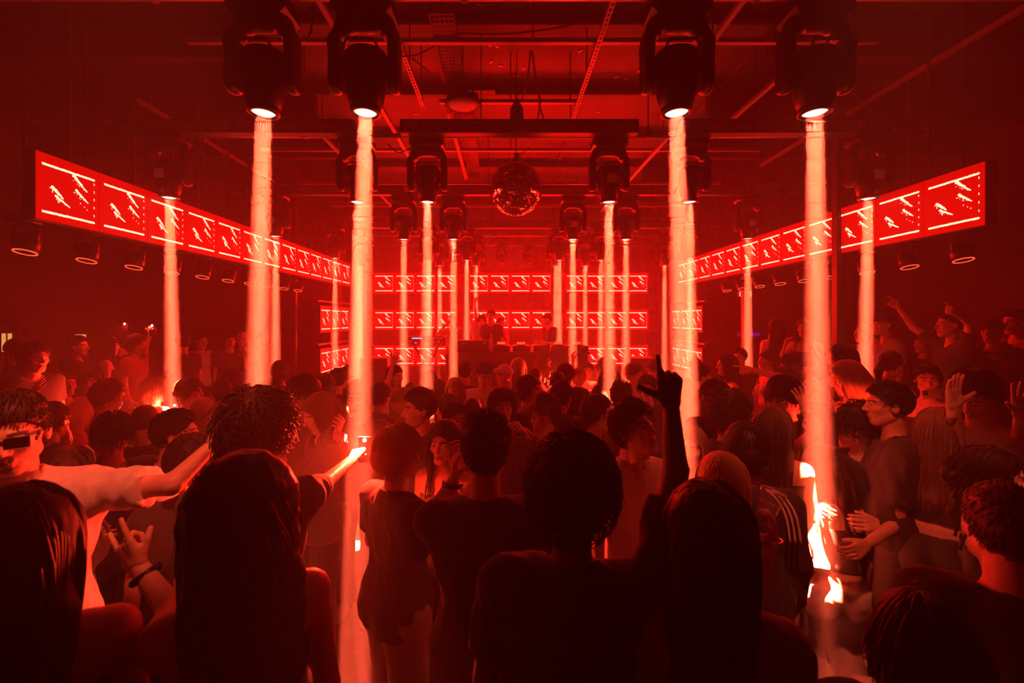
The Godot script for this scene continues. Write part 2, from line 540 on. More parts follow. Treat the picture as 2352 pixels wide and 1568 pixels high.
	part("pilot_lamp", bx(0.04, 0.03, 0.01, 0.004), M.pink_glow, kb, Vector3(-0.2, -0.09, 0.1))
	var ky: float = kb.position.y - 0.7
	for s in [-1.0, 1.0]:
		part("stand_leg", tube([Vector3(s * 0.3, -ky, 0.0), Vector3(-s * 0.3, -0.035, 0.0)], 0.014, 6), M.dark_metal, kb)
	part("lamp_bracket", bx(0.05, 0.06, 0.09), M.dark_metal, kb, Vector3(-0.2, -0.06, 0.05))
	# loudspeaker cabinets at the edges of the stage
	for s in [[-2.55, "left"], [2.75, "right"]]:
		var sp := thing("loudspeaker", "black loudspeaker cabinet at the %s end of the stage front" % s[1], "loudspeaker", Vector3(s[0], 0.7, -8.75))
		part("cabinet", bx(0.55, 0.85, 0.5, 0.02), M.black_plastic, sp, Vector3(0, 0.425, 0))
		part("woofer", lathe([Vector2(0.2, 0.0), Vector2(0.19, 0.02), Vector2(0.16, -0.02), Vector2(0.0, -0.05)], 24), M.black_metal, sp, Vector3(0, 0.32, 0.252), Basis(Vector3.RIGHT, PI / 2))
		part("horn", bx(0.3, 0.14, 0.012, 0.005), M.dark_metal, sp, Vector3(0, 0.7, 0.252))

# ---------------------------------------------------------------- what hangs from the ceiling
func strut(label: String, a: Vector3, b: Vector3, holes: bool, group := "ceiling struts") -> void:
	# slotted channel from a to b
	var d := b - a
	var o := thing("ceiling_strut", label, "strut", a, 0.0, group)
	var l := d.length()
	var mesh := merged(func(st):
		add_box(st, Vector3(-0.021, 0.0, 0), Vector3(-0.017, 0.036, l))
		add_box(st, Vector3(0.017, 0.0, 0), Vector3(0.021, 0.036, l))
		if not holes:
			add_box(st, Vector3(-0.021, -0.003, 0), Vector3(0.021, 0.0, l))
		else:
			add_box(st, Vector3(-0.021, -0.003, 0), Vector3(-0.009, 0.0, l))
			add_box(st, Vector3(0.009, -0.003, 0), Vector3(0.021, 0.0, l))
			var n := int(l / 0.055)
			for i in n: add_box(st, Vector3(-0.009, -0.003, i * 0.055), Vector3(0.009, 0.0, i * 0.055 + 0.025)))
	var b3 := Basis.looking_at(-d.normalized(), Vector3.UP) if absf(d.normalized().y) < 0.95 else Basis()
	part("channel", mesh, M.zinc, o, Vector3.ZERO, b3)
	for t in [0.08, 0.5, 0.92]:
		var p: Vector3 = d * t
		part("drop_rod", bx(0.012, 5.2 - (a.y + p.y), 0.012), M.dark_metal, o, p + Vector3(0, (5.2 - (a.y + p.y)) / 2.0, 0))

func ceiling_rig() -> void:
	# shallow beams and board joints of the ceiling, and added deep side baffles
	for i in 7:
		struct("ceiling_beam_or_added_baffle_%d" % (i + 1), bx(4.9, 0.13, 0.16, 0.012), M.ceiling_paint, Vector3(0.1, 5.15, -2.9 - i * 1.28))
		for q in [-1.0, 1.0]: struct("ceiling_beam_or_added_baffle_%d" % (i + (11 if q < 0 else 21)), bx(4.6, 0.42, 0.12, 0.012), M.wall_paint, Vector3(0.1 + q * 4.75, 5.0, -2.9 - i * 1.28))  # deep side pieces added to keep stage light off the side ceiling
	for x in [-4.6, -2.55, -0.72, 1.0, 2.7, 4.8]:
		struct("ceiling_batten_%d" % int(x * 10 + 60), bx(0.06, 0.03, 9.0, 0.006), M.ceiling_paint, Vector3(x, 5.19, -6.5))
	# slotted struts: along the room and across it
	for s in [[0.80, -3.0, -5.4, true], [-0.88, -3.4, -4.75, true], [-1.35, -3.1, -6.6, false], [1.75, -3.0, -4.3, false], [2.66, -3.6, -5.6, false], [-0.62, -4.9, -7.2, true], [-3.9, -4.6, -7.4, false], [3.9, -3.2, -6.6, false], [-2.3, -5.2, -9.2, false], [2.1, -5.4, -9.4, false]]:
		strut("%s zinc ceiling strut running towards the stage %s" % ["slotted" if s[3] else "plain", where_x(s[0])], Vector3(s[0], 4.62, s[1]), Vector3(s[0], 4.62, s[2]), s[3])
	for s in [[-2.7, 3.2, -3.72, "nearest"], [-0.7, 0.85, -4.75, "over the lamp"], [-3.4, 3.6, -6.1, "behind the mirror ball"], [-3.6, 3.8, -7.6, "over the third light row"], [-3.6, 3.8, -9.1, "over the stage edge"]]:
		strut("zinc ceiling strut running across the room, %s" % s[3], Vector3(s[0], 4.66, s[2]), Vector3(s[1], 4.66, s[2]), false)
	# pipes that carry the moving heads, and the ribbed LED battens in front of them
	for i in 5:
		var z: float = [-2.52, -4.43, -6.49, -8.76, -9.67][i]
		var word: String = ["first", "second", "third", "fourth", "last"][i]
		var t := thing("lighting_pipe", "steel lighting pipe of the %s row of moving heads" % word, "pipe", Vector3(0.17, 4.17, z), 0.0, "lighting pipes")
		var half := 4.2 if i < 4 else 3.6
		part("pipe", tube([Vector3(-half, 0, 0), Vector3(half, 0, 0)], 0.024, 10), M.steel_pipe, t)
		for x in [-0.95 * half, -2.2, -0.4, 1.3, 2.9, 0.95 * half]:
			part("drop_wire", bx(0.01, 1.03, 0.01), M.dark_metal, t, Vector3(x, 0.515, 0))
			part("pipe_clamp", bx(0.05, 0.09, 0.07, 0.01), M.black_metal, t, Vector3(x, 0.02, 0))
		if i == 0 or i == 4: continue
		for b in [[-2.75, "left"], [0.0, "centre"], [2.72, "right"]]:
			batten(Vector3(0.15 + b[0], 4.16, z + 0.2), "ribbed LED batten on %s pipe, %s" % [word, b[1]])
	# black truss at the back
	var tr := thing("back_truss", "black lattice truss across the back of the stage", "truss", Vector3(0.17, 4.04, -10.2))
	for q in [Vector3(0, 0, 0), Vector3(0, 0.25, 0), Vector3(0, 0.12, -0.22)]:
		part("chord", tube([Vector3(-3.6, q.y, q.z), Vector3(3.6, q.y, q.z)], 0.02, 8), M.steel_pipe, tr)
	part("lattice", merged(func(st):
		for i in 29:
			var x := -3.6 + i * 0.25
			var up := i % 2 == 0
			add_tube(st, [Vector3(x, 0.0 if up else 0.25, 0), Vector3(x + 0.25, 0.25 if up else 0.0, 0)], 0.009, 5)
			add_tube(st, [Vector3(x, 0.12, -0.22), Vector3(x + 0.25, 0.25 if up else 0.0, 0)], 0.009, 5)), M.steel_pipe, tr)
	for x in [-3.4, -1.2, 1.2, 3.4]: part("drop_rod", bx(0.015, 1.0, 0.015), M.dark_metal, tr, Vector3(x, 0.75, 0))
	# perforated cable tray, with a second piece further back
	for k in [[px(1012, 30, 3.4), px(1044, 185, 4.3), "near piece"], [px(1066, 258, 5.2), px(1092, 420, 8.0), "far piece"]]:
		tray(k[0], k[1], "perforated metal cable tray under the ceiling, %s" % k[2])
	high_bay()
	mirror_ball()
	# cables
	var c := 0
	for k in [
		[[px(905, 130, 3.7), px(960, 125, 3.9), px(1035, 85, 3.75), px(1060, 76, 3.7)], "dark cable crossing to the cable tray"],
		[[px(1060, 76, 3.7), px(1160, 78, 3.8), px(1290, 62, 3.8), px(1390, 35, 3.7), px(1470, 8, 3.5)], "long dark cable sagging below the ceiling on the right"],
		[[px(1222, 118, 3.72), px(1230, 175, 4.0), px(1240, 240, 4.3), px(1232, 288, 4.35)], "thick cable hanging from the nearest strut"],
		[[px(1218, 118, 3.72), px(1212, 180, 3.9), px(1200, 225, 4.2), px(1190, 240, 4.3)], "thin cable loop above the small black lamp"],
		[[px(1242, 250, 4.32), px(1252, 288, 4.35)], "short cable end over the centre batten"],
		[[px(718, 15, 2.8), px(716, 60, 2.8), px(705, 90, 2.75), px(682, 96, 2.7)], "thin cable hanging beside the nearest left moving head"],
		[[px(948, 135, 3.7), px(1010, 185, 4.2), px(1050, 215, 4.4)], "thin cable leading to the round lamp"],
		[[px(890, 330, 4.5), px(915, 350, 4.6), px(945, 338, 4.5)], "cable drooping left of the second row"],
	]:
		solo("hanging_cable", tube(smooth_line(k[0], 16), 0.007 if c != 2 else 0.011, 6), M.cable, k[1], "cable", Vector3.ZERO, Basis(), "cables under the ceiling")
		c += 1
	# small black lamp on its cord
	var lamp := thing("pendant_lamp", "small black pendant projector hanging behind the centre batten", "lamp", px(1187, 262, 4.75))
	part("shade", lathe([Vector2(0.0, 0.14), Vector2(0.03, 0.13), Vector2(0.07, 0.06), Vector2(0.075, -0.06), Vector2(0.05, -0.12), Vector2(0.0, -0.12)], 20), M.black_plastic, lamp)
	part("cord", bx(0.008, 0.62, 0.008), M.cable, lamp, Vector3(0, 0.45, 0))
	part("hook", bx(0.03, 0.04, 0.015), M.zinc, lamp, Vector3(0, 0.15, 0))
	# dark box section beside the lamp
	solo("ceiling_box", bx(0.36, 0.06, 0.1, 0.006), M.black_metal, "black metal box fixed on strut beside the round lamp", "box", px(1100, 206, 4.72), Basis())
	# bits of confetti caught on the ceiling
	var flecks := [[1092, 100], [1125, 105], [1135, 100], [1142, 108], [1128, 143], [1150, 152], [1203, 158], [1186, 175], [1468, 165], [1415, 178], [1375, 258], [1472, 130], [955, 262], [1437, 183], [1332, 118], [1124, 42], [1115, 60], [1102, 12], [412, 135], [398, 142], [268, 210], [445, 198], [1760, 70], [900, 448]]
	for i in flecks.size():
		var p := px(flecks[i][0], flecks[i][1], 1.0) - Vector3(0, EYE, 0)
		p = Vector3(0, EYE, 0) + p * ((5.19 - EYE) / p.y)
		p.y = 5.192
		solo("confetti_piece", bx(0.05, 0.004, 0.02), M.confetti, "metallic confetti fleck stuck to the ceiling boards", "confetti", p, Basis(Vector3.UP, i * 1.3), "confetti on the ceiling")

func where_x(x: float) -> String:
	var n := {0.80: "right of the mirror ball", -0.88: "beside the cable tray", -1.35: "between the two near left lights", 1.75: "above the near right light", 2.66: "between the two near right lights", -0.62: "just left of the round lamp's rear", -3.9: "over the left ribbon", 3.9: "over the right ribbon", -2.3: "far left, reaching the stage", 2.1: "far right, reaching the stage"}
	return n.get(x, "")

func smooth_line(pts: Array, n: int) -> Array:
	var c := Curve3D.new()
	for i in pts.size():
		var t: Vector3 = (pts[mini(i + 1, pts.size() - 1)] - pts[maxi(i - 1, 0)]) / 6.0
		c.add_point(pts[i], -t, t)
	var out := []
	var l := c.get_baked_length()
	for i in n: out.append(c.sample_baked(l * i / (n - 1.0), true))
	return out

func batten(at: Vector3, label: String) -> void:
	var t := thing("led_batten", label, "LED batten", at, 0.0, "ribbed LED battens")
	if not M.has("batten_meshes"):
		M["batten_meshes"] = [merged(func(st):
			for i in 104:
				var x := -1.12 + i * 0.0216
				add_box(st, Vector3(x, -0.045, 0.0), Vector3(x + 0.009, 0.045, 0.03)))]
	part("housing_top", bx(2.3, 0.022, 0.1, 0.004), M.black_metal, t, Vector3(0, 0.058, 0))
	part("housing_bottom", bx(2.3, 0.016, 0.1, 0.004), M.black_metal, t, Vector3(0, -0.056, 0))
	part("housing_back", bx(2.3, 0.1, 0.03), M.black_metal, t, Vector3(0, 0, -0.03))
	for s in [-0.8, 0.8]: part("pipe_bracket", bx(0.03, 0.03, 0.2), M.black_metal, t, Vector3(s, 0.0, -0.13))
	for s in [-1.145, 0.0, 1.145]: part("end_plate", bx(0.012, 0.11, 0.08), M.black_metal, t, Vector3(s, 0, 0.0))
	var f := part("fins", M.batten_meshes[0], M.fin, t)
	f.set_meta("kind", "stuff")

func tray(a: Vector3, b: Vector3, label: String) -> void:
	var d := b - a
	var l := d.length()
	var t := thing("cable_tray", label, "cable tray", a, 0.0, "cable tray pieces")
	var basis := Basis.looking_at(-d.normalized(), Vector3.UP)
	var w := 0.1
	part("perforated_bottom", merged(func(st):
		for k in 6:
			var x := -w + k * (2 * w - 0.012) / 5.0
			add_box(st, Vector3(x, -0.002, 0), Vector3(x + 0.012, 0.002, l))
		var n := int(l / 0.05)
		for i in n: add_box(st, Vector3(-w, -0.0025, i * 0.05), Vector3(w, 0.0025, i * 0.05 + 0.022))), M.dark_metal, t, Vector3.ZERO, basis)
	for s in [-1.0, 1.0]:
		part("side_rail", bx(0.004, 0.05, l), M.dark_metal, t, d * 0.5 + basis * Vector3(s * w, 0.025, 0), basis)
	for q in [0.05, 0.95]:
		var p: Vector3 = d * q
		part("drop_rod", bx(0.01, 5.2 - a.y - p.y, 0.01), M.dark_metal, t, p + Vector3(0, (5.2 - a.y - p.y) / 2.0, 0))

func high_bay() -> void:
	var t := thing("high_bay_lamp", "round high-bay lamp with pale lens under the ceiling", "lamp", px(1063, 240, 4.55))
	part("heat_sink", lathe([Vector2(0.0, 0.14), Vector2(0.07, 0.13), Vector2(0.09, 0.06), Vector2(0.17, 0.045), Vector2(0.185, 0.01), Vector2(0.185, -0.012), Vector2(0.155, -0.016)], 32), M.black_metal, t)
	part("lens", lathe([Vector2(0.155, 0.0), Vector2(0.15, -0.012), Vector2(0.08, -0.022), Vector2(0.0, -0.024)], 32), M.diffuser, t)
	for i in 18:
		var q := TAU * i / 18.0
		part("cooling_fin", bx(0.006, 0.05, 0.07), M.black_metal, t, Vector3(cos(q) * 0.13, 0.07, sin(q) * 0.13), Basis(Vector3.UP, PI / 2 - q))
	part("hanging_rod", bx(0.012, 0.65, 0.012), M.dark_metal, t, Vector3(0, 0.45, 0))

func mirror_ball() -> void:
	var t := thing("mirror_ball", "mirror ball hanging over the dance floor", "mirror ball", px(1185, 434, 5.15))
	var r := 0.312
	part("core", lathe([Vector2(0, r - 0.004), Vector2(r * 0.38, r * 0.92), Vector2(r * 0.7, r * 0.7), Vector2(r * 0.92, r * 0.38), Vector2(r - 0.004, 0), Vector2(r * 0.92, -r * 0.38), Vector2(r * 0.7, -r * 0.7), Vector2(r * 0.38, -r * 0.92), Vector2(0, -r + 0.004)], 32), M.black_metal, t)
	# the mirror facets: small flat squares in rings, each a little askew
	var q := RandomNumberGenerator.new()
	q.seed = 21
	var rows := 44
	var mirrors := merged(func(st):
		st.set_smooth_group(-1)
		for i in rows:
			var la := PI * (i + 0.5) / rows - PI / 2
			var n := maxi(3, int(TAU * cos(la) * r / 0.0225))
			for k in n:
				var lo := TAU * (k + 0.5 * (i % 2)) / n
				var dir := Vector3(cos(la) * cos(lo), sin(la), cos(la) * sin(lo))
				var u := Vector3(-sin(lo), 0, cos(lo))
				var v := dir.cross(u)
				var tilt := (dir + u * q.randf_range(-0.06, 0.06) + v * q.randf_range(-0.06, 0.06)).normalized()
				u = (u - tilt * u.dot(tilt)).normalized() * 0.0104
				v = tilt.cross(u).normalized() * 0.0104
				var c := dir * (r + 0.001)
				for w in [c - u - v, c + u + v, c + u - v, c - u - v, c - u + v, c + u + v]: st.add_vertex(w))
	var f := part("mirror_facets", mirrors, M.mirror, t)
	f.set_meta("kind", "stuff")
	part("top_cap", lathe([Vector2(0, 0.05), Vector2(0.03, 0.045), Vector2(0.05, 0.0)], 16), M.black_metal, t, Vector3(0, r - 0.012, 0))
	part("motor", bx(0.06, 0.08, 0.06, 0.008), M.black_metal, t, Vector3(0.01, r + 0.07, 0))
	part("chain", tube([Vector3(0, r + 0.1, 0), Vector3(0, 5.2 - t.position.y, 0)], 0.007, 6), M.dark_metal, t)
	part("bottom_stud", lathe([Vector2(0.012, 0.0), Vector2(0.016, -0.014), Vector2(0.0, -0.024)], 10), M.zinc, t, Vector3(0, -r, 0))
	part("confetti_hook", tube([Vector3(0.0, r + 0.04, 0.02), Vector3(0.07, r + 0.1, 0.04), Vector3(0.16, r + 0.16, 0.05)], 0.004, 5), M.cable, t)
	var bits := merged(func(st):
		for i in 26:
			var c := Vector3(q.randf_range(0.02, 0.22), r + q.randf_range(0.02, 0.17), q.randf_range(0.0, 0.09))
			c.y = maxf(c.y, r * 0.9 + c.x * 0.55)
			var a := q.randf() * TAU
			var e := Vector3(cos(a), sin(a) * 0.4, sin(a)) * 0.016
			var g := Vector3(0, 0.35, 0.9).normalized() * 0.006
			for w in [c - e - g, c + e - g, c + e + g, c - e - g, c + e + g, c - e + g]: st.add_vertex(w))
	part("caught_confetti", bits, M.confetti, t).set_meta("kind", "stuff")

# ---------------------------------------------------------------- moving heads and their beams
func head_meshes() -> Array:
	# shared parts of a moving head; the origin is the middle of the lens, the lamp points down
	var shell := Field.new(Vector3(-0.16, -0.02, -0.16), Vector3(0.16, 0.4, 0.16), 0.012)
	shell.cap(Vector3(0, 0.09, 0), Vector3(0, 0.25, 0), 0.1, 0.125, 0.03)
	shell.cap(Vector3(-0.03, 0.27, 0), Vector3(0.03, 0.27, 0), 0.1, 0.1, 0.04)
	shell.cap(Vector3(0, 0.03, 0), Vector3(0, 0.12, 0), 0.075, 0.1, 0.03)
	shell.cut(Vector3(0, 0.012, 0), Vector3(0, -1, 0), Vector3(0, 0, 0), 0.3)
	shell.cap(Vector3(0, -0.08, 0), Vector3(0, 0.24, 0), 0.062, 0.062, 0.008, true)
	shell.cut(Vector3(0, 0.35, 0), Vector3(0, 1, 0), Vector3(0, 0.35, 0), 0.3)
	var arms := Field.new(Vector3(-0.24, 0.1, -0.12), Vector3(0.24, 0.62, 0.12), 0.014)
	for s in [-1.0, 1.0]:
		arms.cap(Vector3(s * 0.172, 0.16, 0), Vector3(s * 0.175, 0.38, 0), 0.055, 0.05, 0.03, false, 0.8)
		arms.cap(Vector3(s * 0.175, 0.38, 0), Vector3(s * 0.12, 0.5, 0), 0.05, 0.045, 0.03, false, 0.8)
		arms.cap(Vector3(s * 0.12, 0.5, 0), Vector3(0, 0.52, 0), 0.045, 0.05, 0.03, false, 0.8)
	for s in [-1.0, 1.0]:
		arms.cut(Vector3(s * 0.2, 0.3, 0), Vector3(s, 0, 0), Vector3(s * 0.2, 0.3, 0), 0.35)
		arms.cut(Vector3(s * 0.137, 0.2, 0), Vector3(-s, 0, 0), Vector3(s * 0.09, 0.24, 0), 0.16)
	return [
		array_mesh(shell.nets()), array_mesh(arms.nets()),
		bx(0.34, 0.13, 0.24, 0.03),
		lathe([Vector2(0.075, 0.03), Vector2(0.085, 0.025), Vector2(0.088, -0.008), Vector2(0.068, -0.012), Vector2(0.062, 0.004)], 28),
		lathe([Vector2(0.0, 0.002), Vector2(0.045, 0.001), Vector2(0.062, 0.0)], 28),
		tube([Vector3(-0.1, 0.3, 0.115), Vector3(-0.075, 0.355, 0.112), Vector3(0.075, 0.355, 0.112), Vector3(0.1, 0.3, 0.115)], 0.009, 6),
		bx(0.09, 0.09, 0.006, 0.002), bx(0.05, 0.12, 0.05, 0.008), bx(0.03, 0.09, 0.04, 0.004),
	]

func moving_head(at: Vector3, tilt: Vector2, energy: float, label: String, group: String, sticker := false, size := 1.0, arm := 0.0) -> void:
	# tilt: how far the beam leans along x and z for each metre that it falls
	if not M.has("head_meshes"): M["head_meshes"] = head_meshes()
	var a: Array = M.head_meshes
	var t := thing("moving_head", label, "stage light", at, 0.0, group)
	t.scale = Vector3.ONE * size
	part("yoke", a[1], M.black_plastic, t)
	part("base", a[2], M.black_plastic, t, Vector3(0, 0.585, 0))
	part("clamp", a[7], M.dark_metal, t, Vector3(-0.09, 0.66, 0))
	part("clamp", a[7], M.dark_metal, t, Vector3(0.09, 0.66, 0))
	if arm > 0.0: part("outrigger", bx(0.05, 0.04, arm + 0.1, 0.005), M.dark_metal, t, Vector3(0, 0.69, -arm / 2.0))
	var down := Vector3(tilt.x, -1, tilt.y).normalized()
	var b := Basis.looking_at(down, Vector3.FORWARD) * Basis(Vector3.RIGHT, PI / 2)
	var h := part("head_shell", a[0], M.black_plastic, t, Vector3.ZERO, b)
	part("lens_ring", a[3], M.black_metal, h)
	part("handle", a[5], M.dark_metal, h)
	if sticker: part("label_plate", a[6], M.paper, h, Vector3(0.0, 0.2, 0.127))
	if energy > 0.0:
		part("lens", a[4], M.lens_glow, h)
		var s := SpotLight3D.new()
		s.name = "beam"
		s.light_color = BEAM.linear_to_srgb()
		s.light_energy = energy
		s.light_size = 0.042
		s.spot_angle = 1.3
		s.spot_angle_attenuation = 0.15
		s.spot_range = 30.0
		s.spot_attenuation = 2.0
		s.shadow_enabled = true
		t.add_child(s)
		s.position = down * -0.2
		s.basis = Basis.looking_at(down, Vector3.FORWARD)
	else:
		part("lens", a[4], M.dark_metal, h)

func moving_heads() -> void:
	var cols := [-3.42, -1.48, -0.76, 1.05, 1.87, 3.7]
	var side := ["far left", "inner left", "centre left", "centre right", "inner right", "far right"]
	var rows := [[2.52, [0.0, -1.39, -0.80, 1.0, 1.80, 0.0], "first"], [4.43, [-3.28, -1.49, -0.775, 1.07, 1.89, 3.6], "second"], [6.49, [-3.27, -1.49, -0.75, 1.03, 1.82, 3.6], "third"], [8.76, [-3.28, -1.5, -0.745, 1.12, 1.95, 3.62], "fourth"], [9.67, [-3.18, -1.42, -0.62, 1.15, 1.81, 3.57], "last"]]
	for r in rows:
		for i in 6:
			if r[0] < 3.0 and (i == 0 or i == 5): continue
			var lean := 0.0
			if r[0] < 3.0: lean = [-0.0, -0.021, -0.019, 0.02, 0.011, 0.0][i]
			elif r[0] < 5.0: lean = [0.021, -0.008, -0.006, 0.004, 0.01, -0.018][i]
			var off: float = {4.43: [0.16, 0.13], 6.49: [0.25, 0.07], 8.76: [0.3, 0.3]}.get(r[0], [0.0, 0.0])[0 if i == 0 else 1] if i == 0 or i == 5 else 0.0
			moving_head(Vector3(r[1][i], 3.5, -r[0] + off), Vector2(lean, 0.0), 43000.0, "black moving head of the %s row, %s, shining a red beam" % [r[2], side[i]], "moving heads with red beams", r[0] > 3.0 and r[0] < 7.0 and (i == 0 or i == 5 or i == 3), 1.0, off)
	# dark ones at the very back
	for k in [[-0.05, "above the centre screens, left one"], [0.58, "above the centre screens, right one"], [-1.95, "far left"], [-1.1, "left of the pale panel"], [2.45, "at the right"]]:
		moving_head(Vector3(k[0], 3.62, -10.2), Vector2(0.1, 0.3), 0.0, "unlit moving head hanging from back truss, %s" % k[1], "unlit moving heads", false, 0.62)
	# two unseen wash lights added on a pipe over the camera for the near people
	var t := thing("lighting_pipe", "steel lighting pipe above the camera", "pipe", Vector3(0.17, 4.25, -0.8))
	part("pipe", tube([Vector3(-3.0, 0, 0), Vector3(3.0, 0, 0)], 0.024, 10), M.steel_pipe, t)
	for x in [-2.8, 0.0, 2.8]: part("drop_wire", bx(0.01, 0.95, 0.01), M.dark_metal, t, Vector3(x, 0.475, 0))
	wash(Vector3(-0.6, 4.1, -0.8), px(230, 1150, 1.65), 17.0, 8.0, "added wash light above the camera aimed at the sunglasses man")
	wash(Vector3(0.9, 4.1, -0.8), px(1880, 1290, 2.55), 18.0, 8.0, "added wash light above the camera aimed at the strap-top woman")

func wash(at: Vector3, target: Vector3, angle: float, energy: float, label: String) -> void:  # an added lamp out of view, with can and lens
	var t := thing("added_wash_light", label, "stage light", at, 0.0, "added wash lights above the camera")
	var b := Basis.looking_at(target - at, Vector3.FORWARD)
	part("can", lathe([Vector2(0.0, 0.2), Vector2(0.07, 0.19), Vector2(0.095, 0.12), Vector2(0.1, 0.0), Vector2(0.094, 0.0), Vector2(0.09, 0.1), Vector2(0.0, 0.12)], 24), M.black_metal, t, Vector3.ZERO, b * Basis(Vector3.RIGHT, PI / 2))
	part("lens", lathe([Vector2(0.0, 0.02), Vector2(0.09, 0.02), Vector2(0.0, 0.03)], 24), M.ring_glow, t, Vector3.ZERO, b * Basis(Vector3.RIGHT, PI / 2))
	part("bracket", bx(0.04, 0.16, 0.03), M.black_metal, t, Vector3(0, 0.1, 0))
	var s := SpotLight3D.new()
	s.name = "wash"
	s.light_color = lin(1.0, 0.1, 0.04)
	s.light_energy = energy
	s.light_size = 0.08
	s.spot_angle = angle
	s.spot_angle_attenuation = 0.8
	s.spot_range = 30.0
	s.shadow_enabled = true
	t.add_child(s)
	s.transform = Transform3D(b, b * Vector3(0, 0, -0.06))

# ---------------------------------------------------------------- heads, hands, hair: shared pieces that people are made of
func head_data(fine: bool, fem: bool) -> Array:
	# a head about its middle: y up, +z the face; returns [vertices, normals, indices, kinds]
	var key := "%s %s" % [fine, fem]
	if heads.has(key): return heads[key]
	var cell := 0.0042 if fine else 0.0072
	var F := Field.new(Vector3(-0.095, -0.135, -0.115), Vector3(0.095, 0.13, 0.125), cell)
	var j := 0.9 if fem else 1.0
	F.ell(Vector3(0, 0.03, -0.012), Vector3(0.075, 0.09, 0.094), 0.02)
	F.ell(Vector3(0, -0.035, 0.022), Vector3(0.06 * j, 0.082, 0.068), 0.03)
	F.cap(Vector3(-0.012, -0.1, 0.062), Vector3(0.012, -0.1, 0.062), 0.02 * j, 0.02 * j, 0.025)
	F.cap(Vector3(0, -0.07, -0.02), Vector3(0, -0.13, -0.03), 0.05 * j, 0.05 * j, 0.02)
	for s in [-1.0, 1.0]:
		F.cap(Vector3(s * 0.05 * j, -0.06, 0.0), Vector3(s * 0.02, -0.098, 0.052), 0.017, 0.017, 0.022)
		F.cap(Vector3(s * 0.012, 0.023, 0.083), Vector3(s * 0.045, 0.02, 0.068), 0.01 * j, 0.009 * j, 0.014)
		F.ell(Vector3(s * 0.043, -0.022, 0.06), Vector3(0.02, 0.018, 0.02), 0.02)
		F.ell(Vector3(s * 0.031, 0.003, 0.092), Vector3(0.018, 0.011, 0.013), 0.01, true)
		F.ell(Vector3(s * 0.031, 0.002, 0.074), Vector3(0.0135, 0.0125, 0.0125), 0.003)
		F.cap(Vector3(s * 0.019, 0.011, 0.086), Vector3(s * 0.044, 0.009, 0.08), 0.004, 0.004, 0.004)
		F.ell(Vector3(s * 0.079, -0.006, -0.012), Vector3(0.009, 0.031, 0.019), 0.007)
		F.ell(Vector3(s * 0.088, -0.002, -0.006), Vector3(0.006, 0.017, 0.009), 0.004, true)
	F.cap(Vector3(0, 0.014, 0.086), Vector3(0, -0.03, 0.108), 0.008, 0.0115 * j, 0.012)
	for s in [-1.0, 1.0]: F.ell(Vector3(s * 0.012, -0.034, 0.096), Vector3(0.009, 0.007, 0.01), 0.006)
	F.cap(Vector3(-0.018, -0.062, 0.085), Vector3(0.018, -0.062, 0.085), 0.006, 0.006, 0.007)
	F.cap(Vector3(0, -0.062, 0.09), Vector3(0, -0.062, 0.091), 0.007, 0.007, 0.01)
	F.cap(Vector3(-0.014, -0.074, 0.086), Vector3(0.014, -0.074, 0.086), 0.007, 0.007, 0.008)
	F.cap(Vector3(-0.022, -0.068, 0.094), Vector3(0.022, -0.068, 0.094), 0.0028, 0.0028, 0.003, true)
	var a := F.nets()
	var kinds := PackedByteArray()
	kinds.resize(a[0].size())
	for i in a[0].size():
		var v: Vector3 = a[0][i]
		var ax := absf(v.x)
		var k := 0
		if Vector2(ax - 0.031, v.y - 0.002).length() < 0.0125 and absf(v.y - 0.001) < 0.0062 and v.z > 0.072: k = 3 if Vector2(ax - 0.031, v.y - 0.002).length() < 0.006 else 2
		elif absf(v.y - 0.026 + absf(ax - 0.034) * 0.18) < 0.0055 and ax > 0.012 and ax < 0.054 and v.z > 0.05: k = 1
		elif v.y < -0.055 and v.y > -0.082 and ax < 0.024 and v.z > 0.08: k = 4
		elif v.z > -0.02 and v.y < -0.03 and v.y > -0.125 and (v.y < -0.082 or ax > 0.03 or (v.y > -0.056 and v.y < -0.042 and ax < 0.03 and v.z > 0.08)) and not (ax < 0.045 and v.y > -0.045 and v.z > 0.02): k = 5
		elif v.y > 0.07 or (v.z < -0.01 and v.y > -0.06 + (0.02 if ax < 0.05 else 0.0) and ax < 0.078) or (v.y > 0.02 and v.z < 0.03): k = 6
		kinds[i] = k
	a.append(kinds)
	heads[key] = a
	return a

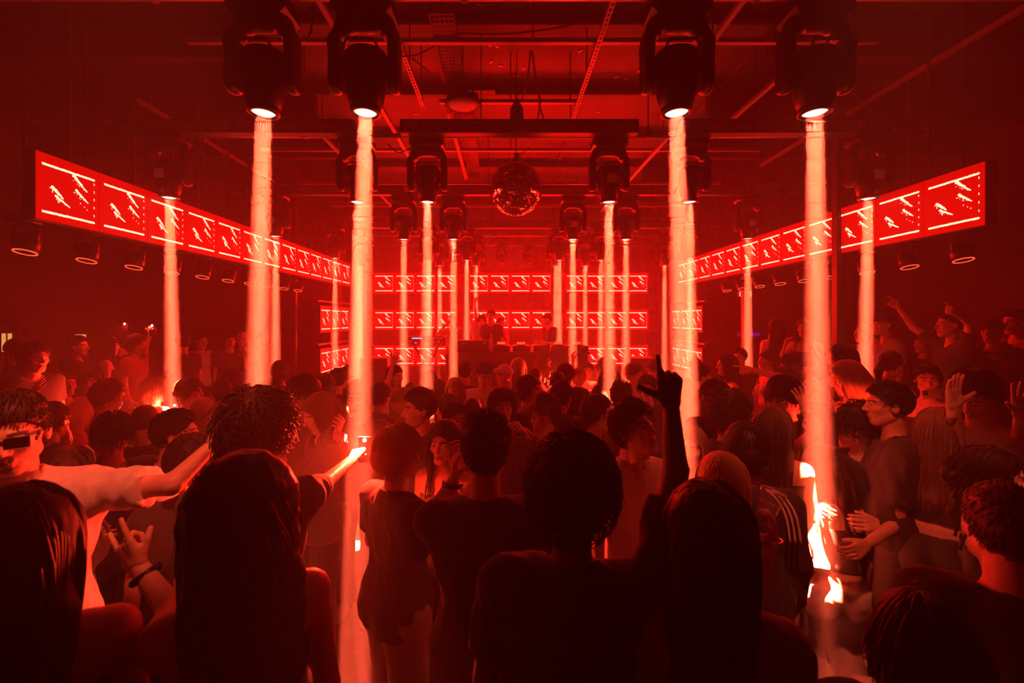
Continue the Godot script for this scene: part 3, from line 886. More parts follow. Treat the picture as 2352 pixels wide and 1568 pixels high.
func hand_data(pose: String, fine: bool) -> Array:
	# a right hand from the wrist: fingers along +y, palm towards +z, thumb at +x
	var key := "%s %s" % [pose, fine]
	if hands.has(key): return hands[key]
	var cell := 0.0042 if fine else 0.0064
	# curl of index, middle, ring, little finger and thumb; spread; how far the thumb stands off
	var sets := {
		"relaxed": [[0.35, 0.4, 0.45, 0.5], 0.25, 0.0, 0.45], "open": [[0.05, 0.05, 0.08, 0.1], 0.05, 0.2, 0.95], "point": [[0.03, 0.95, 1.0, 1.0], 0.5, 0.0, 0.35],
		"grip": [[0.62, 0.62, 0.64, 0.66], 0.35, 0.03, 0.6], "fist": [[1.0, 1.0, 1.0, 1.0], 0.7, 0.0, 0.3], "gun": [[0.04, 0.85, 0.95, 1.0], 0.02, 0.04, 1.15], "horns": [[0.05, 0.95, 0.95, 0.08], 0.35, 0.12, 0.6],
		"flat": [[0.12, 0.1, 0.12, 0.16], 0.2, 0.02, 0.3],
	}
	var q: Array = sets[pose]
	var F := Field.new(Vector3(-0.085, -0.05, -0.05), Vector3(0.115, 0.205, 0.11), cell)
	for i in 4:
		var x: float = [0.032, 0.011, -0.011, -0.031][i]
		F.cap(Vector3(x * 0.55, 0.012, 0), Vector3(x, 0.08, 0), 0.0145, 0.0115, 0.014)
	F.cap(Vector3(0.018, 0.02, 0.006), Vector3(0.032, 0.045, 0.01), 0.015, 0.013, 0.014)
	F.cap(Vector3(0, -0.04, 0), Vector3(0, 0.01, 0), 0.025, 0.024, 0.015, false, 1.25)
	for i in 4:
		var x: float = [0.032, 0.011, -0.011, -0.031][i]
		var l: float = [0.074, 0.082, 0.077, 0.06][i]
		var p := Vector3(x, 0.084, 0)
		var side: float = [1.0, 0.25, -0.4, -1.0][i] * q[2]
		var c: float = q[0][i]
		var turn := c * 1.1
		for s in 3:
			var seg: float = l * [0.45, 0.31, 0.24][s]
			var d := Vector3(sin(side), cos(side), 0)
			d = (d * cos(turn) + Vector3(0, 0, 1) * sin(turn)).normalized()
			F.cap(p, p + d * seg, 0.0094 - s * 0.0008, 0.0088 - s * 0.0009, 0.003)
			p += d * seg
			turn += c * [1.45, 1.0, 0.0][s]
	var out: float = q[3]
	var tp := Vector3(0.03, 0.03, 0.012)
	var td := Vector3(sin(out), cos(out), 0.25 + q[1] * 0.8).normalized()
	F.cap(tp, tp + td * 0.04, 0.0125, 0.0105, 0.008)
	var te := (td + Vector3(-0.5 * q[1], 0.15, q[1] * 0.8)).normalized()
	F.cap(tp + td * 0.04, tp + td * 0.04 + te * 0.03, 0.0102, 0.0088, 0.004)
	hands[key] = F.nets()
	return hands[key]

func strand(vs: PackedVector3Array, ns: PackedVector3Array, ix: PackedInt32Array, pts: Array, w: float) -> void:
	var n := pts.size()
	var base := vs.size()
	for i in n:
		var d: Vector3 = (pts[mini(i + 1, n - 1)] - pts[maxi(i - 1, 0)]).normalized()
		var u := d.cross(Vector3(0.31, 0.2, 0.93)).normalized()
		var v := d.cross(u)
		var r := w * (1.0 - 0.75 * pow(i / (n - 1.0), 1.5))
		for s in 3:
			var o := u * cos(TAU * s / 3.0) + v * sin(TAU * s / 3.0)
			vs.append(pts[i] + o * r)
			ns.append(o)
	for i in n - 1:
		for s in 3:
			var a := base + i * 3 + s
			var b := base + i * 3 + (s + 1) % 3
			ix.append_array([a, b + 3, b, a, a + 3, b + 3])

func hair_mesh(style: String) -> ArrayMesh:
	# hair in the head's own axes: a shaped cap and strands that follow the comb
	if hairs.has(style): return hairs[style]
	var r := RandomNumberGenerator.new()
	r.seed = hash(style)
	var C := Vector3(0, 0.034, -0.014)
	var R := Vector3(0.08, 0.094, 0.099)
	var n_hair := Vector3(0, -0.175, 0.145).normalized()      # hairline plane: everything beyond it is face and neck
	var line := Vector3(0, 0.066, 0.085)
	var F := Field.new(Vector3(-0.2, -0.5, -0.24), Vector3(0.2, 0.22, 0.2), 0.0085) if style in ["long", "wavy", "tail"] else Field.new(Vector3(-0.17, -0.17, -0.2), Vector3(0.17, 0.22, 0.16), 0.0075)
	var grow := Vector3.ZERO
	var count := 420
	var length := 0.06
	var wide := 0.0028
	var curl := 0.0
	var comb := Vector3(0, 0, 0)
	var lift := 0.02
	match style:
		"buzz":
			F.ell(C, R * 1.012, 0.01)
			F.cut(line + Vector3(0, 0.008, 0), n_hair, C, 0.3)
			count = 0
		"crop":
			grow = Vector3(0.006, 0.012, 0.008)
			length = 0.03
			comb = Vector3(0, 0.1, 0.5)
			lift = 0.008
			count = 560
		"spiky":
			grow = Vector3(0.006, 0.016, 0.009)
			length = 0.034
			comb = Vector3(0, 0.7, 0.4)
			lift = 0.035
			count = 620
		"mop":
			grow = Vector3(0.02, 0.024, 0.022)
			length = 0.085
			comb = Vector3(0, -0.25, 0.5)
			count = 620
		"fringe":
			grow = Vector3(0.014, 0.016, 0.016)
			length = 0.09
			comb = Vector3(0.12, -0.7, 0.55)
			count = 560
		"curtain":
			grow = Vector3(0.016, 0.016, 0.016)
			length = 0.11
			comb = Vector3(0, -0.4, 0.1)
			count = 600
		"curly":
			grow = Vector3(0.022, 0.034, 0.026)
			length = 0.1
			curl = 0.014
			count = 520
			wide = 0.0036
			lift = 0.05
		"curly_top":
			grow = Vector3(0.008, 0.026, 0.01)
			length = 0.05
			curl = 0.009
			count = 460
			wide = 0.0034
			comb = Vector3(0, 0.2, 0.5)
			lift = 0.05
		"afro":
			grow = Vector3(0.035, 0.045, 0.035)
			length = 0.05
			curl = 0.01
			count = 700
			wide = 0.003
			lift = 0.09
		"slick", "bun":
			grow = Vector3(0.004, 0.006, 0.006)
			length = 0.1
			comb = Vector3(0, 0.2, -1.0)
			lift = 0.0
		"long", "wavy", "tail":
			grow = Vector3(0.01, 0.012, 0.012)
			length = 0.42 if style != "wavy" else 0.5
			count = 900
			wide = 0.0034
			comb = Vector3(0, -0.4, -0.15)
			lift = 0.004
			curl = 0.012 if style == "wavy" else 0.0
	if style != "buzz":
		F.ell(C, R + grow, 0.01)
		F.cut(line + Vector3(0, 0.004, 0), n_hair, C, 0.3)
	if style in ["mop", "curtain", "fringe"]:
		F.ell(C + Vector3(0, -0.03, -0.02), Vector3(R.x + grow.x * 0.9, 0.085, R.z + grow.z * 0.8), 0.02)
		F.ell(Vector3(0, -0.06, 0.085), Vector3(0.1, 0.105, 0.09), 0.01, true)
	if style == "fringe": F.cap(Vector3(-0.05, 0.065, 0.075), Vector3(0.05, 0.065, 0.075), 0.02, 0.02, 0.02)
	if style == "bun": F.ell(Vector3(0, 0.0, -0.135), Vector3(0.045, 0.045, 0.04), 0.015)
	if style in ["long", "wavy"]:
		var w := 1.0 if style == "long" else 1.25
		F.cap(Vector3(0, 0.03, -0.035), Vector3(0, -0.2, -0.07), 0.088 * w, 0.085 * w, 0.03, false, 1.25)
		F.cap(Vector3(-0.05 * w, -0.15, -0.07), Vector3(-0.055 * w, -0.36, -0.095), 0.05, 0.035, 0.04, false, 1.5)
		F.cap(Vector3(0.05 * w, -0.15, -0.07), Vector3(0.055 * w, -0.36, -0.095), 0.05, 0.035, 0.04, false, 1.5)
		F.cap(Vector3(0, -0.15, -0.085), Vector3(0, -0.38, -0.11), 0.055, 0.04, 0.04, false, 1.5)
		F.ell(Vector3(0, -0.065, 0.075), Vector3(0.073, 0.125, 0.085), 0.012, true)
		F.ell(Vector3(0, -0.25, 0.06), Vector3(0.09, 0.2, 0.115), 0.02, true)
	if style == "tail":
		F.cap(Vector3(0, 0.02, -0.12), Vector3(0, -0.05, -0.16), 0.028, 0.03, 0.02)
		F.cap(Vector3(0, -0.05, -0.16), Vector3(0, -0.26, -0.15), 0.032, 0.014, 0.02)
	var nz := FastNoiseLite.new()
	nz.seed = 9
	nz.frequency = 28.0 if curl > 0.0 else 34.0
	var a := F.nets(nz, 0.006 if curl > 0.0 else 0.003, Vector3(1, 1, 1) if curl > 0.0 else Vector3(1.6, 0.35, 1.6))
	var vs: PackedVector3Array = a[0]
	var ns: PackedVector3Array = a[1]
	var ix: PackedInt32Array = a[2]
	var made := 0
	var tries := 0
	while made < count and tries < count * 8:
		tries += 1
		var u := Vector3(r.randfn(), r.randfn(), r.randfn()).normalized()
		var p := C + (R + grow * 0.75) * u
		if (p - line).dot(n_hair) > -0.004: continue
		if style == "tail": continue
		made += 1
		var steps := 7 if length < 0.2 else 12
		var seg := length * r.randf_range(0.6, 1.1) / steps
		var crown := Vector3(0, 0.14, -0.05)
		var away := (p - crown)
		away = (away - u * away.dot(u)).normalized()
		var way := comb
		var half := 1.0 if p.x + r.randf_range(-0.012, 0.012) > 0.0 else -1.0
		if style in ["long", "wavy", "curtain"] and p.z > -0.03:
			way = Vector3(half * 1.1, -0.6, -0.3)
		var d := (u * (0.3 + lift * 6.0 if length < 0.2 else 0.05) + away * 0.8 + way * 0.8).normalized()
		var pts := [p]
		var ph := r.randf() * TAU
		var a1 := u.cross(Vector3(0.2, 0.9, 0.3)).normalized()
		var a2 := u.cross(a1)
		for s in steps:
			var want := (away * 0.5 + way + Vector3(0, -1.2 if length > 0.07 and lift < 0.045 else -0.1, 0)).normalized()
			if length > 0.2 and p.y < 0.0: want = Vector3(0, -1, -0.05)
			if style in ["long", "wavy", "curtain"] and absf(p.x) > 0.06: want = Vector3(-half * 0.12, -1, -0.12)
			d = d.lerp(want, 0.42).normalized()
			p += d * seg
			var o := (p - C) / (R + grow)
			var off := 1.0 + (0.03 if length < 0.2 else 0.01) + lift
			if o.length() < off: p = C + (R + grow) * o.normalized() * off
			if style in ["long", "wavy", "curtain"]:
				if p.z > 0.0 and p.y < 0.06:
					p.x = half * maxf(absf(p.x), 0.062 + 0.014 * clampf((0.06 - p.y) * 12.0, 0.0, 1.0))
					p.z = minf(p.z, 0.062 if style != "curtain" else 0.075)
				if p.y < -0.02 and length > 0.2: p.x = clampf(p.x, -0.11, 0.11)
			elif p.z > 0.045 and p.y < (0.036 if length > 0.05 else 0.06) and absf(p.x) < 0.07: break
			if style in ["crop", "spiky", "slick"] and p.z > 0.096: break
			if length > 0.2 and p.y < -0.05:
				# long hair falls on the back and over the shoulders
				var back := Vector3(p.x / 0.2, (p.y + 0.4) / 0.24, (p.z + 0.02) / 0.1)
				if back.length() < 1.0: p.z = -0.02 + (0.1 if p.z > 0.03 else -0.1) * sqrt(maxf(0.0, 1.0 - back.x * back.x - back.y * back.y))
			var q := p
			if curl > 0.0:
				var t := ph + s * (1.5 if length < 0.2 else 0.9)
				q += (a1 * cos(t) + a2 * sin(t)) * curl * minf(1.0, s / 2.0)
			pts.append(q)
		if pts.size() < 3: continue
		strand(vs, ns, ix, pts, wide * r.randf_range(0.7, 1.2))
	var m := array_mesh([vs, ns, ix])
	hairs[style] = m
	return m

func cap_mesh(beanie: bool) -> ArrayMesh:
	var key := "hat %s" % beanie
	if hairs.has(key): return hairs[key]
	var F := Field.new(Vector3(-0.12, -0.02, -0.14), Vector3(0.12, 0.17, 0.2), 0.008)
	F.ell(Vector3(0, 0.045, -0.012), Vector3(0.092, 0.1 if not beanie else 0.112, 0.108), 0.01)
	F.cut(Vector3(0, 0.04, 0.1), Vector3(0, -1, 0.16).normalized(), Vector3(0, 0, 0), 0.3)
	if not beanie: F.cap(Vector3(-0.025, 0.05, 0.09), Vector3(0.025, 0.05, 0.15), 0.04, 0.035, 0.012)
	if not beanie: F.ell(Vector3(0, 0.015, 0.16), Vector3(0.1, 0.03, 0.08), 0.006, true)
	if beanie:
		F.cap(Vector3(-0.04, 0.045, 0.0), Vector3(0.04, 0.045, 0.0), 0.075, 0.075, 0.01)
		F.cut(Vector3(0, 0.035, 0.1), Vector3(0, -1, 0.1).normalized(), Vector3(0, 0, 0), 0.3)
	hairs[key] = array_mesh(F.nets())
	return hairs[key]

# ---------------------------------------------------------------- a person
const SKIN := {"pale": Color(0.66, 0.43, 0.33), "mid": Color(0.52, 0.31, 0.21), "dark": Color(0.16, 0.085, 0.055)}
const HAIR := {"black": Color(0.012, 0.01, 0.01), "brown": Color(0.045, 0.028, 0.02), "light": Color(0.2, 0.12, 0.07), "blond": Color(0.55, 0.38, 0.2)}
const CLOTH := {"black": Color(0.012, 0.012, 0.013), "navy": Color(0.02, 0.024, 0.045), "char": Color(0.05, 0.05, 0.052), "grey": Color(0.2, 0.2, 0.2), "white": Color(0.72, 0.7, 0.68), "beige": Color(0.42, 0.34, 0.27), "red": Color(0.3, 0.04, 0.04), "satin": Color(0.3, 0.2, 0.24), "denim": Color(0.22, 0.26, 0.34), "pale_denim": Color(0.5, 0.52, 0.56)}

func cloth(which: String) -> StandardMaterial3D:
	var key := "cloth_" + which
	if not M.has(key):
		var c: Color = CLOTH[which]
		var m := mat(key, Color.WHITE, 0.85)
		m.albedo_texture = noise_map(0.09, lin(c.r * 0.9, c.g * 0.9, c.b * 0.9), lin(c.r * 1.08, c.g * 1.08, c.b * 1.08), 128)
		m.uv1_triplanar = true
		m.uv1_scale = Vector3(3, 3, 3)
		m.rim_enabled = true
		m.rim = 0.25
		m.rim_tint = 0.7
	return M[key]

func hair_mat(which: String) -> StandardMaterial3D:
	var key := "hair_" + which
	if not M.has(key):
		var c: Color = HAIR[which]
		var m := mat(key, lin(c.r, c.g, c.b), 0.55)
		m.metallic_specular = 0.4
	return M[key]

func ground(x: float, z: float) -> float:
	if z < -8.4: return 0.7
	if z > -1.85: return 0.2
	if x < -4.45 and z < -2.2: return 0.6
	if x > 4.1 and z < -2.2: return 0.6
	if x < -3.1 or x > 2.2: return 0.2
	return 0.0

class Sink:
	var v := PackedVector3Array()
	var n := PackedVector3Array()
	var i := PackedInt32Array()
	var c := PackedColorArray()
	func add(a: Array, t: Transform3D, tint, flip := false) -> void:
		var base := v.size()
		var vs: PackedVector3Array = a[0]
		var ns: PackedVector3Array = a[1]
		var b := t.basis
		for k in vs.size():
			v.append(t * vs[k])
			n.append((b * ns[k]).normalized())
			c.append(tint[a[3][k]] if tint is Array else tint)
		var q: PackedInt32Array = a[2]
		if flip:
			for k in range(0, q.size(), 3): i.append_array([base + q[k], base + q[k + 2], base + q[k + 1]])
		else:
			for k in q.size(): i.append(base + q[k])

func person(x: float, ytop: float, d: float, yaw: float, hair: String, hair_tone: String, top: String, top_tone: String, label: String, o := {}) -> Node3D:
	# x, ytop: where the photograph shows the middle and the top of the head; d: how far away; yaw 0 faces the camera, 90 faces right
	var crown := px(x, ytop, d)
	var base: float = o.get("base", ground(crown.x, crown.z))
	var rise: float = {"afro": 0.05, "curly": 0.035, "curly_top": 0.03, "mop": 0.025}.get(hair, 0.012)
	var lean: float = o.get("lean", 0.0)
	var crouch: float = o.get("crouch", 0.0)
	var tall: float = crown.y - base - rise + crouch
	tall += 0.7 * (1.0 - cos(lean))
	tall = clampf(tall, 1.48, 1.98)
	var s := tall / 1.75
	var fem: bool = o.get("fem", false)
	var near := d < 1.95
	var cell := 0.0135 if near else (0.018 if d < 3.4 else (0.024 if d < 4.6 else 0.028))
	var turn := deg_to_rad(yaw) - atan2(x - HORIZON.x, LENS)      # yaw is meant as seen from the camera
	var B := Basis(Vector3.RIGHT, lean) * Basis(Vector3.BACK, o.get("tilt", 0.0))
	var pel := Vector3(0, 0.95 * s - crouch, -sin(lean) * 0.1)
	var P := func(q: Vector3) -> Vector3: return pel + B * (q * s)
	var head_mid: Vector3 = P.call(Vector3(0, 0.68, 0.02))
	# stand so that the head is where it belongs
	var foot := Vector3(crown.x, base, crown.z) - Basis(Vector3.UP, turn) * Vector3(head_mid.x, 0, head_mid.z)
	var t := thing("person", label, "person", foot, turn, o.get("group", ""))
	var inv := t.transform.affine_inverse()
	var tone: String = o.get("skin", "pale")
	var sk: Color = SKIN[tone]
	# ---- arms
	var sw: float = (0.165 if fem else 0.188) * o.get("broad", 1.0)
	var sh := {}
	var el := {}
	var wr := {}
	var fd := {}
	for side in ["l", "r"]:
		var sg := 1.0 if side == "l" else -1.0
		var spec = o.get(side + "a", "down")
		sh[side] = P.call(Vector3(sg * sw, 0.44, -0.01))
		if spec is Array:
			el[side] = inv * spec[0]
			wr[side] = inv * spec[1]
			if (el[side] - sh[side]).y > 0.05: sh[side] += Vector3(0, 0.025, 0)
		else:
			var pre: Array = {
				"down": [Vector3(0.14, -1, 0.02), Vector3(0.04, -1, 0.22)], "bent": [Vector3(0.22, -1, 0.12), Vector3(-0.45, 0.15, 0.9)], "hold": [Vector3(0.2, -0.95, 0.3), Vector3(-0.3, 0.75, 0.65)],
				"up": [Vector3(0.45, 0.8, 0.3), Vector3(0.05, 1, 0.12)], "wave": [Vector3(0.8, 0.35, 0.3), Vector3(0.05, 1, 0.2)], "fwd": [Vector3(0.15, -0.25, 0.95), Vector3(0.0, 0.35, 0.95)], "out": [Vector3(0.9, 0.05, 0.35), Vector3(0.85, 0.25, 0.5)],
				"face": [Vector3(0.25, -0.75, 0.6), Vector3(-0.35, 1.0, 0.15)],
			}[spec]
			el[side] = sh[side] + (Vector3(pre[0].x * sg, pre[0].y, pre[0].z)).normalized() * 0.285 * s
			wr[side] = el[side] + (Vector3(pre[1].x * sg, pre[1].y, pre[1].z)).normalized() * 0.25 * s
		fd[side] = (wr[side] - el[side]).normalized()
		if o.has(side + "f"): fd[side] = (t.basis.inverse() * (o[side + "f"] as Vector3)).normalized()
	# ---- the body as one skin
	var lo: Vector3 = Vector3(-0.26, 0.03, -0.24) * s
	var hi: Vector3 = Vector3(0.26, 1.6, 0.3) * s
	for side in ["l", "r"]:
		for q in [el[side], wr[side], head_mid, P.call(Vector3(0, 0.3, 0))]:
			lo = lo.min(q - Vector3(0.12, 0.1, 0.14) * s)
			hi = hi.max(q + Vector3(0.12, 0.04, 0.14) * s)
	hi.y = maxf(hi.y, head_mid.y)
	var knee := {}
	var ankle := {}
	for side in ["l", "r"]:
		var sg := 1.0 if side == "l" else -1.0
		var step: float = o.get("step", 0.03) * sg
		ankle[side] = Vector3(sg * 0.1 * s, 0.085 * s, step)
		knee[side] = Vector3(sg * 0.105 * s, 0.49 * s - crouch * 0.5, step * 0.7 + 0.03 + crouch * 0.9)
	var skirt: bool = o.get("bare_legs", false)
	var F := Field.new(lo, hi, cell)
	torso(F, P, s, 0.0 if top in ["tank", "bare"] else -0.008, fem)
	F.cap(P.call(Vector3(0, 0.47, -0.018)), P.call(Vector3(0, 0.6, 0.0)), (0.046 if fem else 0.054) * s, (0.046 if fem else 0.053) * s, 0.03)
	for side in ["l", "r"]:
		F.cap(sh[side], el[side], 0.046 * s * (0.88 if fem else 1.0), 0.037 * s * (0.9 if fem else 1.0), 0.03)
		F.cap(el[side], wr[side], 0.037 * s * (0.9 if fem else 1.0), 0.0255 * s * (0.92 if fem else 1.0), 0.012)
		F.cap(pel + Vector3(knee[side].x * 0.85, -0.03 * s, 0), knee[side], 0.076 * s, 0.05 * s, 0.03)
		F.cap(knee[side], ankle[side], 0.05 * s, 0.034 * s, 0.02)
	var sink := Sink.new()
	sink.add(F.nets(), Transform3D.IDENTITY, sk)
	# head
	var hs := clampf(s, 0.94, 1.05)
	var H := B * Basis.from_euler(Vector3(deg_to_rad(o.get("pitch", 0.0)), deg_to_rad(o.get("look", 0.0)), deg_to_rad(o.get("roll", 0.0))))
	var HT := Transform3D(H * hs, head_mid)
	var hc: Color = HAIR[hair_tone] if HAIR.has(hair_tone) else HAIR["black"]
	var shadow: Color = sk.lerp(hc, 0.5) if o.get("beard", false) else sk
	var scalp: Color = hc.lerp(sk, 0.35 if not (hair in ["buzz", "crop", "spiky"]) else 0.25)
	var fine: bool = o.get("fine", d < 2.75)
	sink.add(head_data(fine, fem), HT, [sk, hc.lerp(sk, 0.12) if hair_tone != "blond" else hc.lerp(sk, 0.4), Color(0.5, 0.45, 0.42), Color(0.015, 0.01, 0.008), Color(sk.r * 0.7, sk.g * 0.5, sk.b * 0.48), shadow, scalp])
	for side in ["l", "r"]:
		var y: Vector3 = fd[side]
		var palm: Vector3 = t.basis.inverse() * (o[side + "p"] as Vector3) if o.has(side + "p") else Vector3(-0.8 if side == "l" else 0.8, -0.1, 0.25)
		var z := (palm - y * palm.dot(y)).normalized()
		var xx := y.cross(z)
		var mirror: bool = side == "l"
		var hb := Basis(xx * (-1.0 if mirror else 1.0), y, z) * Basis().scaled(Vector3.ONE * hs * (0.9 if fem else 1.0))
		sink.add(hand_data(o.get(side + "h", "relaxed"), d < 2.0 or o.has(side + "h")), Transform3D(hb, wr[side]), sk, mirror)
	part("body", array_mesh([sink.v, sink.n, sink.i, sink.c]), M.skin, t)
	# ---- clothes
	clothes(t, P, B, pel, s, fem, top, top_tone, o, sh, el, wr, knee, ankle, lo, hi, cell)
	# ---- hair
	if hair == "cap" or hair == "beanie":
		part("hat", cap_mesh(hair == "beanie"), cloth(hair_tone if CLOTH.has(hair_tone) else "black"), t, HT.origin, HT.basis)
	else:
		var w: float = o.get("hair_size", 1.0)
		part("hair", hair_mesh(hair), hair_mat(hair_tone), t, HT.origin, HT.basis * Basis().scaled(Vector3(w, w, w)))
	t.set_meta("places", {"head": t.transform * HT, "lw": t.transform * (wr.l as Vector3), "rw": t.transform * (wr.r as Vector3), "lf": t.basis * (fd.l as Vector3), "rf": t.basis * (fd.r as Vector3), "scale": s})
	return t

func torso(F: Field, P: Callable, s: float, off: float, fem: bool) -> void:
	var g := off
	var w := 0.88 if fem else 1.0
	F.cap(P.call(Vector3(-0.075, -0.01, 0)), P.call(Vector3(0.075, -0.01, 0)), (0.1 + (0.008 if fem else 0.0)) * s + g, (0.1 + (0.008 if fem else 0.0)) * s + g, 0.04)
	F.cap(P.call(Vector3(-0.058 * w, 0.14, 0.008)), P.call(Vector3(0.058 * w, 0.14, 0.008)), (0.088 - (0.008 if fem else 0.0)) * s + g, (0.088 - (0.008 if fem else 0.0)) * s + g, 0.06)
	F.cap(P.call(Vector3(-0.075 * w, 0.29, 0.008)), P.call(Vector3(0.075 * w, 0.29, 0.008)), 0.1 * s * w + g, 0.1 * s * w + g, 0.06)
	F.cap(P.call(Vector3(-0.115 * w, 0.4, -0.008)), P.call(Vector3(0.115 * w, 0.4, -0.008)), 0.08 * s * w + g, 0.08 * s * w + g, 0.05)
	F.cap(P.call(Vector3(0, 0.475, -0.02)), P.call(Vector3(-0.17 * w, 0.445, -0.01)), 0.052 * s + g, 0.048 * s + g, 0.05)
	F.cap(P.call(Vector3(0, 0.475, -0.02)), P.call(Vector3(0.17 * w, 0.445, -0.01)), 0.052 * s + g, 0.048 * s + g, 0.05)
	for q in [-1.0, 1.0]:
		F.cap(P.call(Vector3(q * 0.06, -0.03, -0.04)), P.call(Vector3(q * 0.075, -0.08, -0.03)), 0.085 * s + g, 0.075 * s + g, 0.03)
		if fem: F.ell(P.call(Vector3(q * 0.068, 0.3, 0.085)), Vector3(0.056, 0.056, 0.05) * s + Vector3.ONE * g, 0.03)

func clothes(t: Node3D, P: Callable, B: Basis, pel: Vector3, s: float, fem: bool, top: String, tone: String, o: Dictionary, sh: Dictionary, el: Dictionary, wr: Dictionary, knee: Dictionary, ankle: Dictionary, lo: Vector3, hi: Vector3, cell: float) -> void:
	var up := B * Vector3.UP
	var loose: float = o.get("loose", 0.013)
	# trousers
	var G := Field.new(Vector3(-0.25 * s, 0.03, -0.26 * s), Vector3(0.25 * s, pel.y + 0.13 * s, 0.24 * s + pel.z + 0.05), cell * (1.15 if cell < 0.015 else 1.4))
	var leg: float = o.get("leg", 0.018)
	G.cap(P.call(Vector3(-0.075, -0.01, 0)), P.call(Vector3(0.075, -0.01, 0)), 0.108 * s + 0.012, 0.108 * s + 0.012, 0.04)
	G.cap(P.call(Vector3(-0.06, 0.1, 0.005)), P.call(Vector3(0.06, 0.1, 0.005)), 0.098 * s, 0.098 * s, 0.05)
	for q in [-1.0, 1.0]: G.cap(P.call(Vector3(q * 0.062, -0.03, -0.045)), P.call(Vector3(q * 0.08, -0.09, -0.035)), 0.09 * s + 0.01, 0.08 * s + 0.01, 0.03)
	for side in ["l", "r"]:
		G.cap(pel + Vector3(knee[side].x * 0.9, -0.04 * s, 0), knee[side], 0.085 * s + leg, 0.056 * s + leg, 0.03)
		G.cap(knee[side], ankle[side] - Vector3(0, 0.03, 0), 0.056 * s + leg, 0.05 * s + leg * 1.6, 0.03)
	G.cut(P.call(Vector3(0, o.get("waist", 0.1), 0)), up, pel, 0.5)
	G.cut(Vector3(0, 0.055 * s, 0), Vector3.DOWN, Vector3(0, 0.1, 0), 0.5)
	part("trousers", array_mesh(G.nets(noise if cell < 0.02 else null, 0.012, Vector3(9, 5, 9))), cloth(o.get("legs", "black")), t)
	for side in ["l", "r"]:
		part("shoe", shoe_mesh(), cloth(o.get("shoes", "white")), t, Vector3(ankle[side].x, 0, ankle[side].z), Basis().scaled(Vector3.ONE * s))
	# the top
	if top == "bare": return
	var flo := Vector3(-0.25, 0.0, -0.26) * s + Vector3(0, pel.y - 0.26 * s, 0)
	var fhi := Vector3(0.25, 0.0, 0.28) * s + Vector3(0, pel.y + 0.56 * s, 0)
	for side in ["l", "r"]:
		for q in [sh[side], el[side], wr[side] if top in ["long", "jacket", "hood"] else sh[side], P.call(Vector3(0, 0.5, 0))]:
			flo = flo.min(q - Vector3.ONE * 0.11 * s)
			fhi = fhi.max(q + Vector3.ONE * 0.11 * s)
	var F := Field.new(flo, fhi, cell)
	if top in ["tee", "polo", "long", "jacket", "hood"]:
		for side in ["l", "r"]:
			if top in ["tee", "polo"]:
				var e: Vector3 = sh[side].lerp(el[side], 0.72)
				F.cap(sh[side], sh[side].lerp(el[side], 0.95), 0.053 * s + loose * 0.5, 0.047 * s + loose, 0.035)
				F.cut(e, (el[side] - sh[side]).normalized(), e + (el[side] - sh[side]).normalized() * 0.09, 0.135)
			else:
				F.cap(sh[side], el[side], 0.053 * s + loose * 0.5, 0.045 * s + loose * 0.7, 0.035)
				F.cap(el[side], wr[side], 0.047 * s + loose * 0.7, 0.034 * s + loose * 0.5, 0.02)
				var d: Vector3 = (wr[side] - el[side]).normalized()
				F.cut(wr[side] - d * 0.01, d, wr[side] + d * 0.04, 0.08)
	torso(F, P, s, 0.009 if top in ["tank", "crop"] else loose, fem)
	if not top in ["tank", "crop", "tube"]:
		F.cap(P.call(Vector3(-0.06, 0.02, 0.0)), P.call(Vector3(0.06, 0.02, 0.0)), 0.108 * s + loose + 0.005, 0.108 * s + loose + 0.005, 0.06)
		F.cap(P.call(Vector3(-0.058, -0.06, 0.0)), P.call(Vector3(0.058, -0.06, 0.0)), 0.112 * s + loose + 0.008, 0.112 * s + loose + 0.008, 0.05)
	if top in ["polo", "jacket", "hood"]:
		if top == "hood":
			F.cap(P.call(Vector3(-0.07, 0.5, -0.06)), P.call(Vector3(0.07, 0.5, -0.06)), 0.06, 0.06, 0.03)
			F.cap(P.call(Vector3(-0.05, 0.44, -0.11)), P.call(Vector3(0.05, 0.44, -0.11)), 0.045, 0.045, 0.04)
		if top in ["polo", "jacket"]:
			F.cap(P.call(Vector3(-0.05, 0.505, -0.02)), P.call(Vector3(0.05, 0.505, -0.02)), 0.046, 0.046, 0.02)
			F.cap(P.call(Vector3(0, 0.49, 0.05)), P.call(Vector3(0.0, 0.45, 0.08)), 0.03, 0.02, 0.02)
	var neck_r := {"tee": 0.066, "long": 0.066, "polo": 0.057, "jacket": 0.06, "hood": 0.068}.get(top, 0.07) as float
	if not top in ["tank", "crop", "tube"]:
		F.cap(P.call(Vector3(0, 0.505, 0.005)), P.call(Vector3(0, 0.72, 0.05)), neck_r, neck_r + 0.02, 0.012, true)
	else:
		F.cut(P.call(Vector3(0, 0.37 if top != "tube" else 0.36, 0)), up, P.call(Vector3(0, 0.5, 0)), 0.45)
		var strap := cell
		for q in [-1.0, 1.0]:
			if top == "tube": break
			var pts := [P.call(Vector3(q * 0.085, 0.33, 0.115)), P.call(Vector3(q * 0.09, 0.43, 0.085)), P.call(Vector3(q * 0.095, 0.492, 0.01)), P.call(Vector3(q * 0.09, 0.455, -0.075)), P.call(Vector3(q * 0.08, 0.36, -0.1))]
			part("strap", tube(smooth_line(pts, 10), 0.006, 6), cloth(tone), t)
	var hem: float = {"crop": 0.17, "tank": 0.11, "tube": 0.16}.get(top, o.get("hem", -0.1))
	F.cut(P.call(Vector3(0, hem, 0)), -up, P.call(Vector3(0, hem - 0.12, 0)), 0.34)
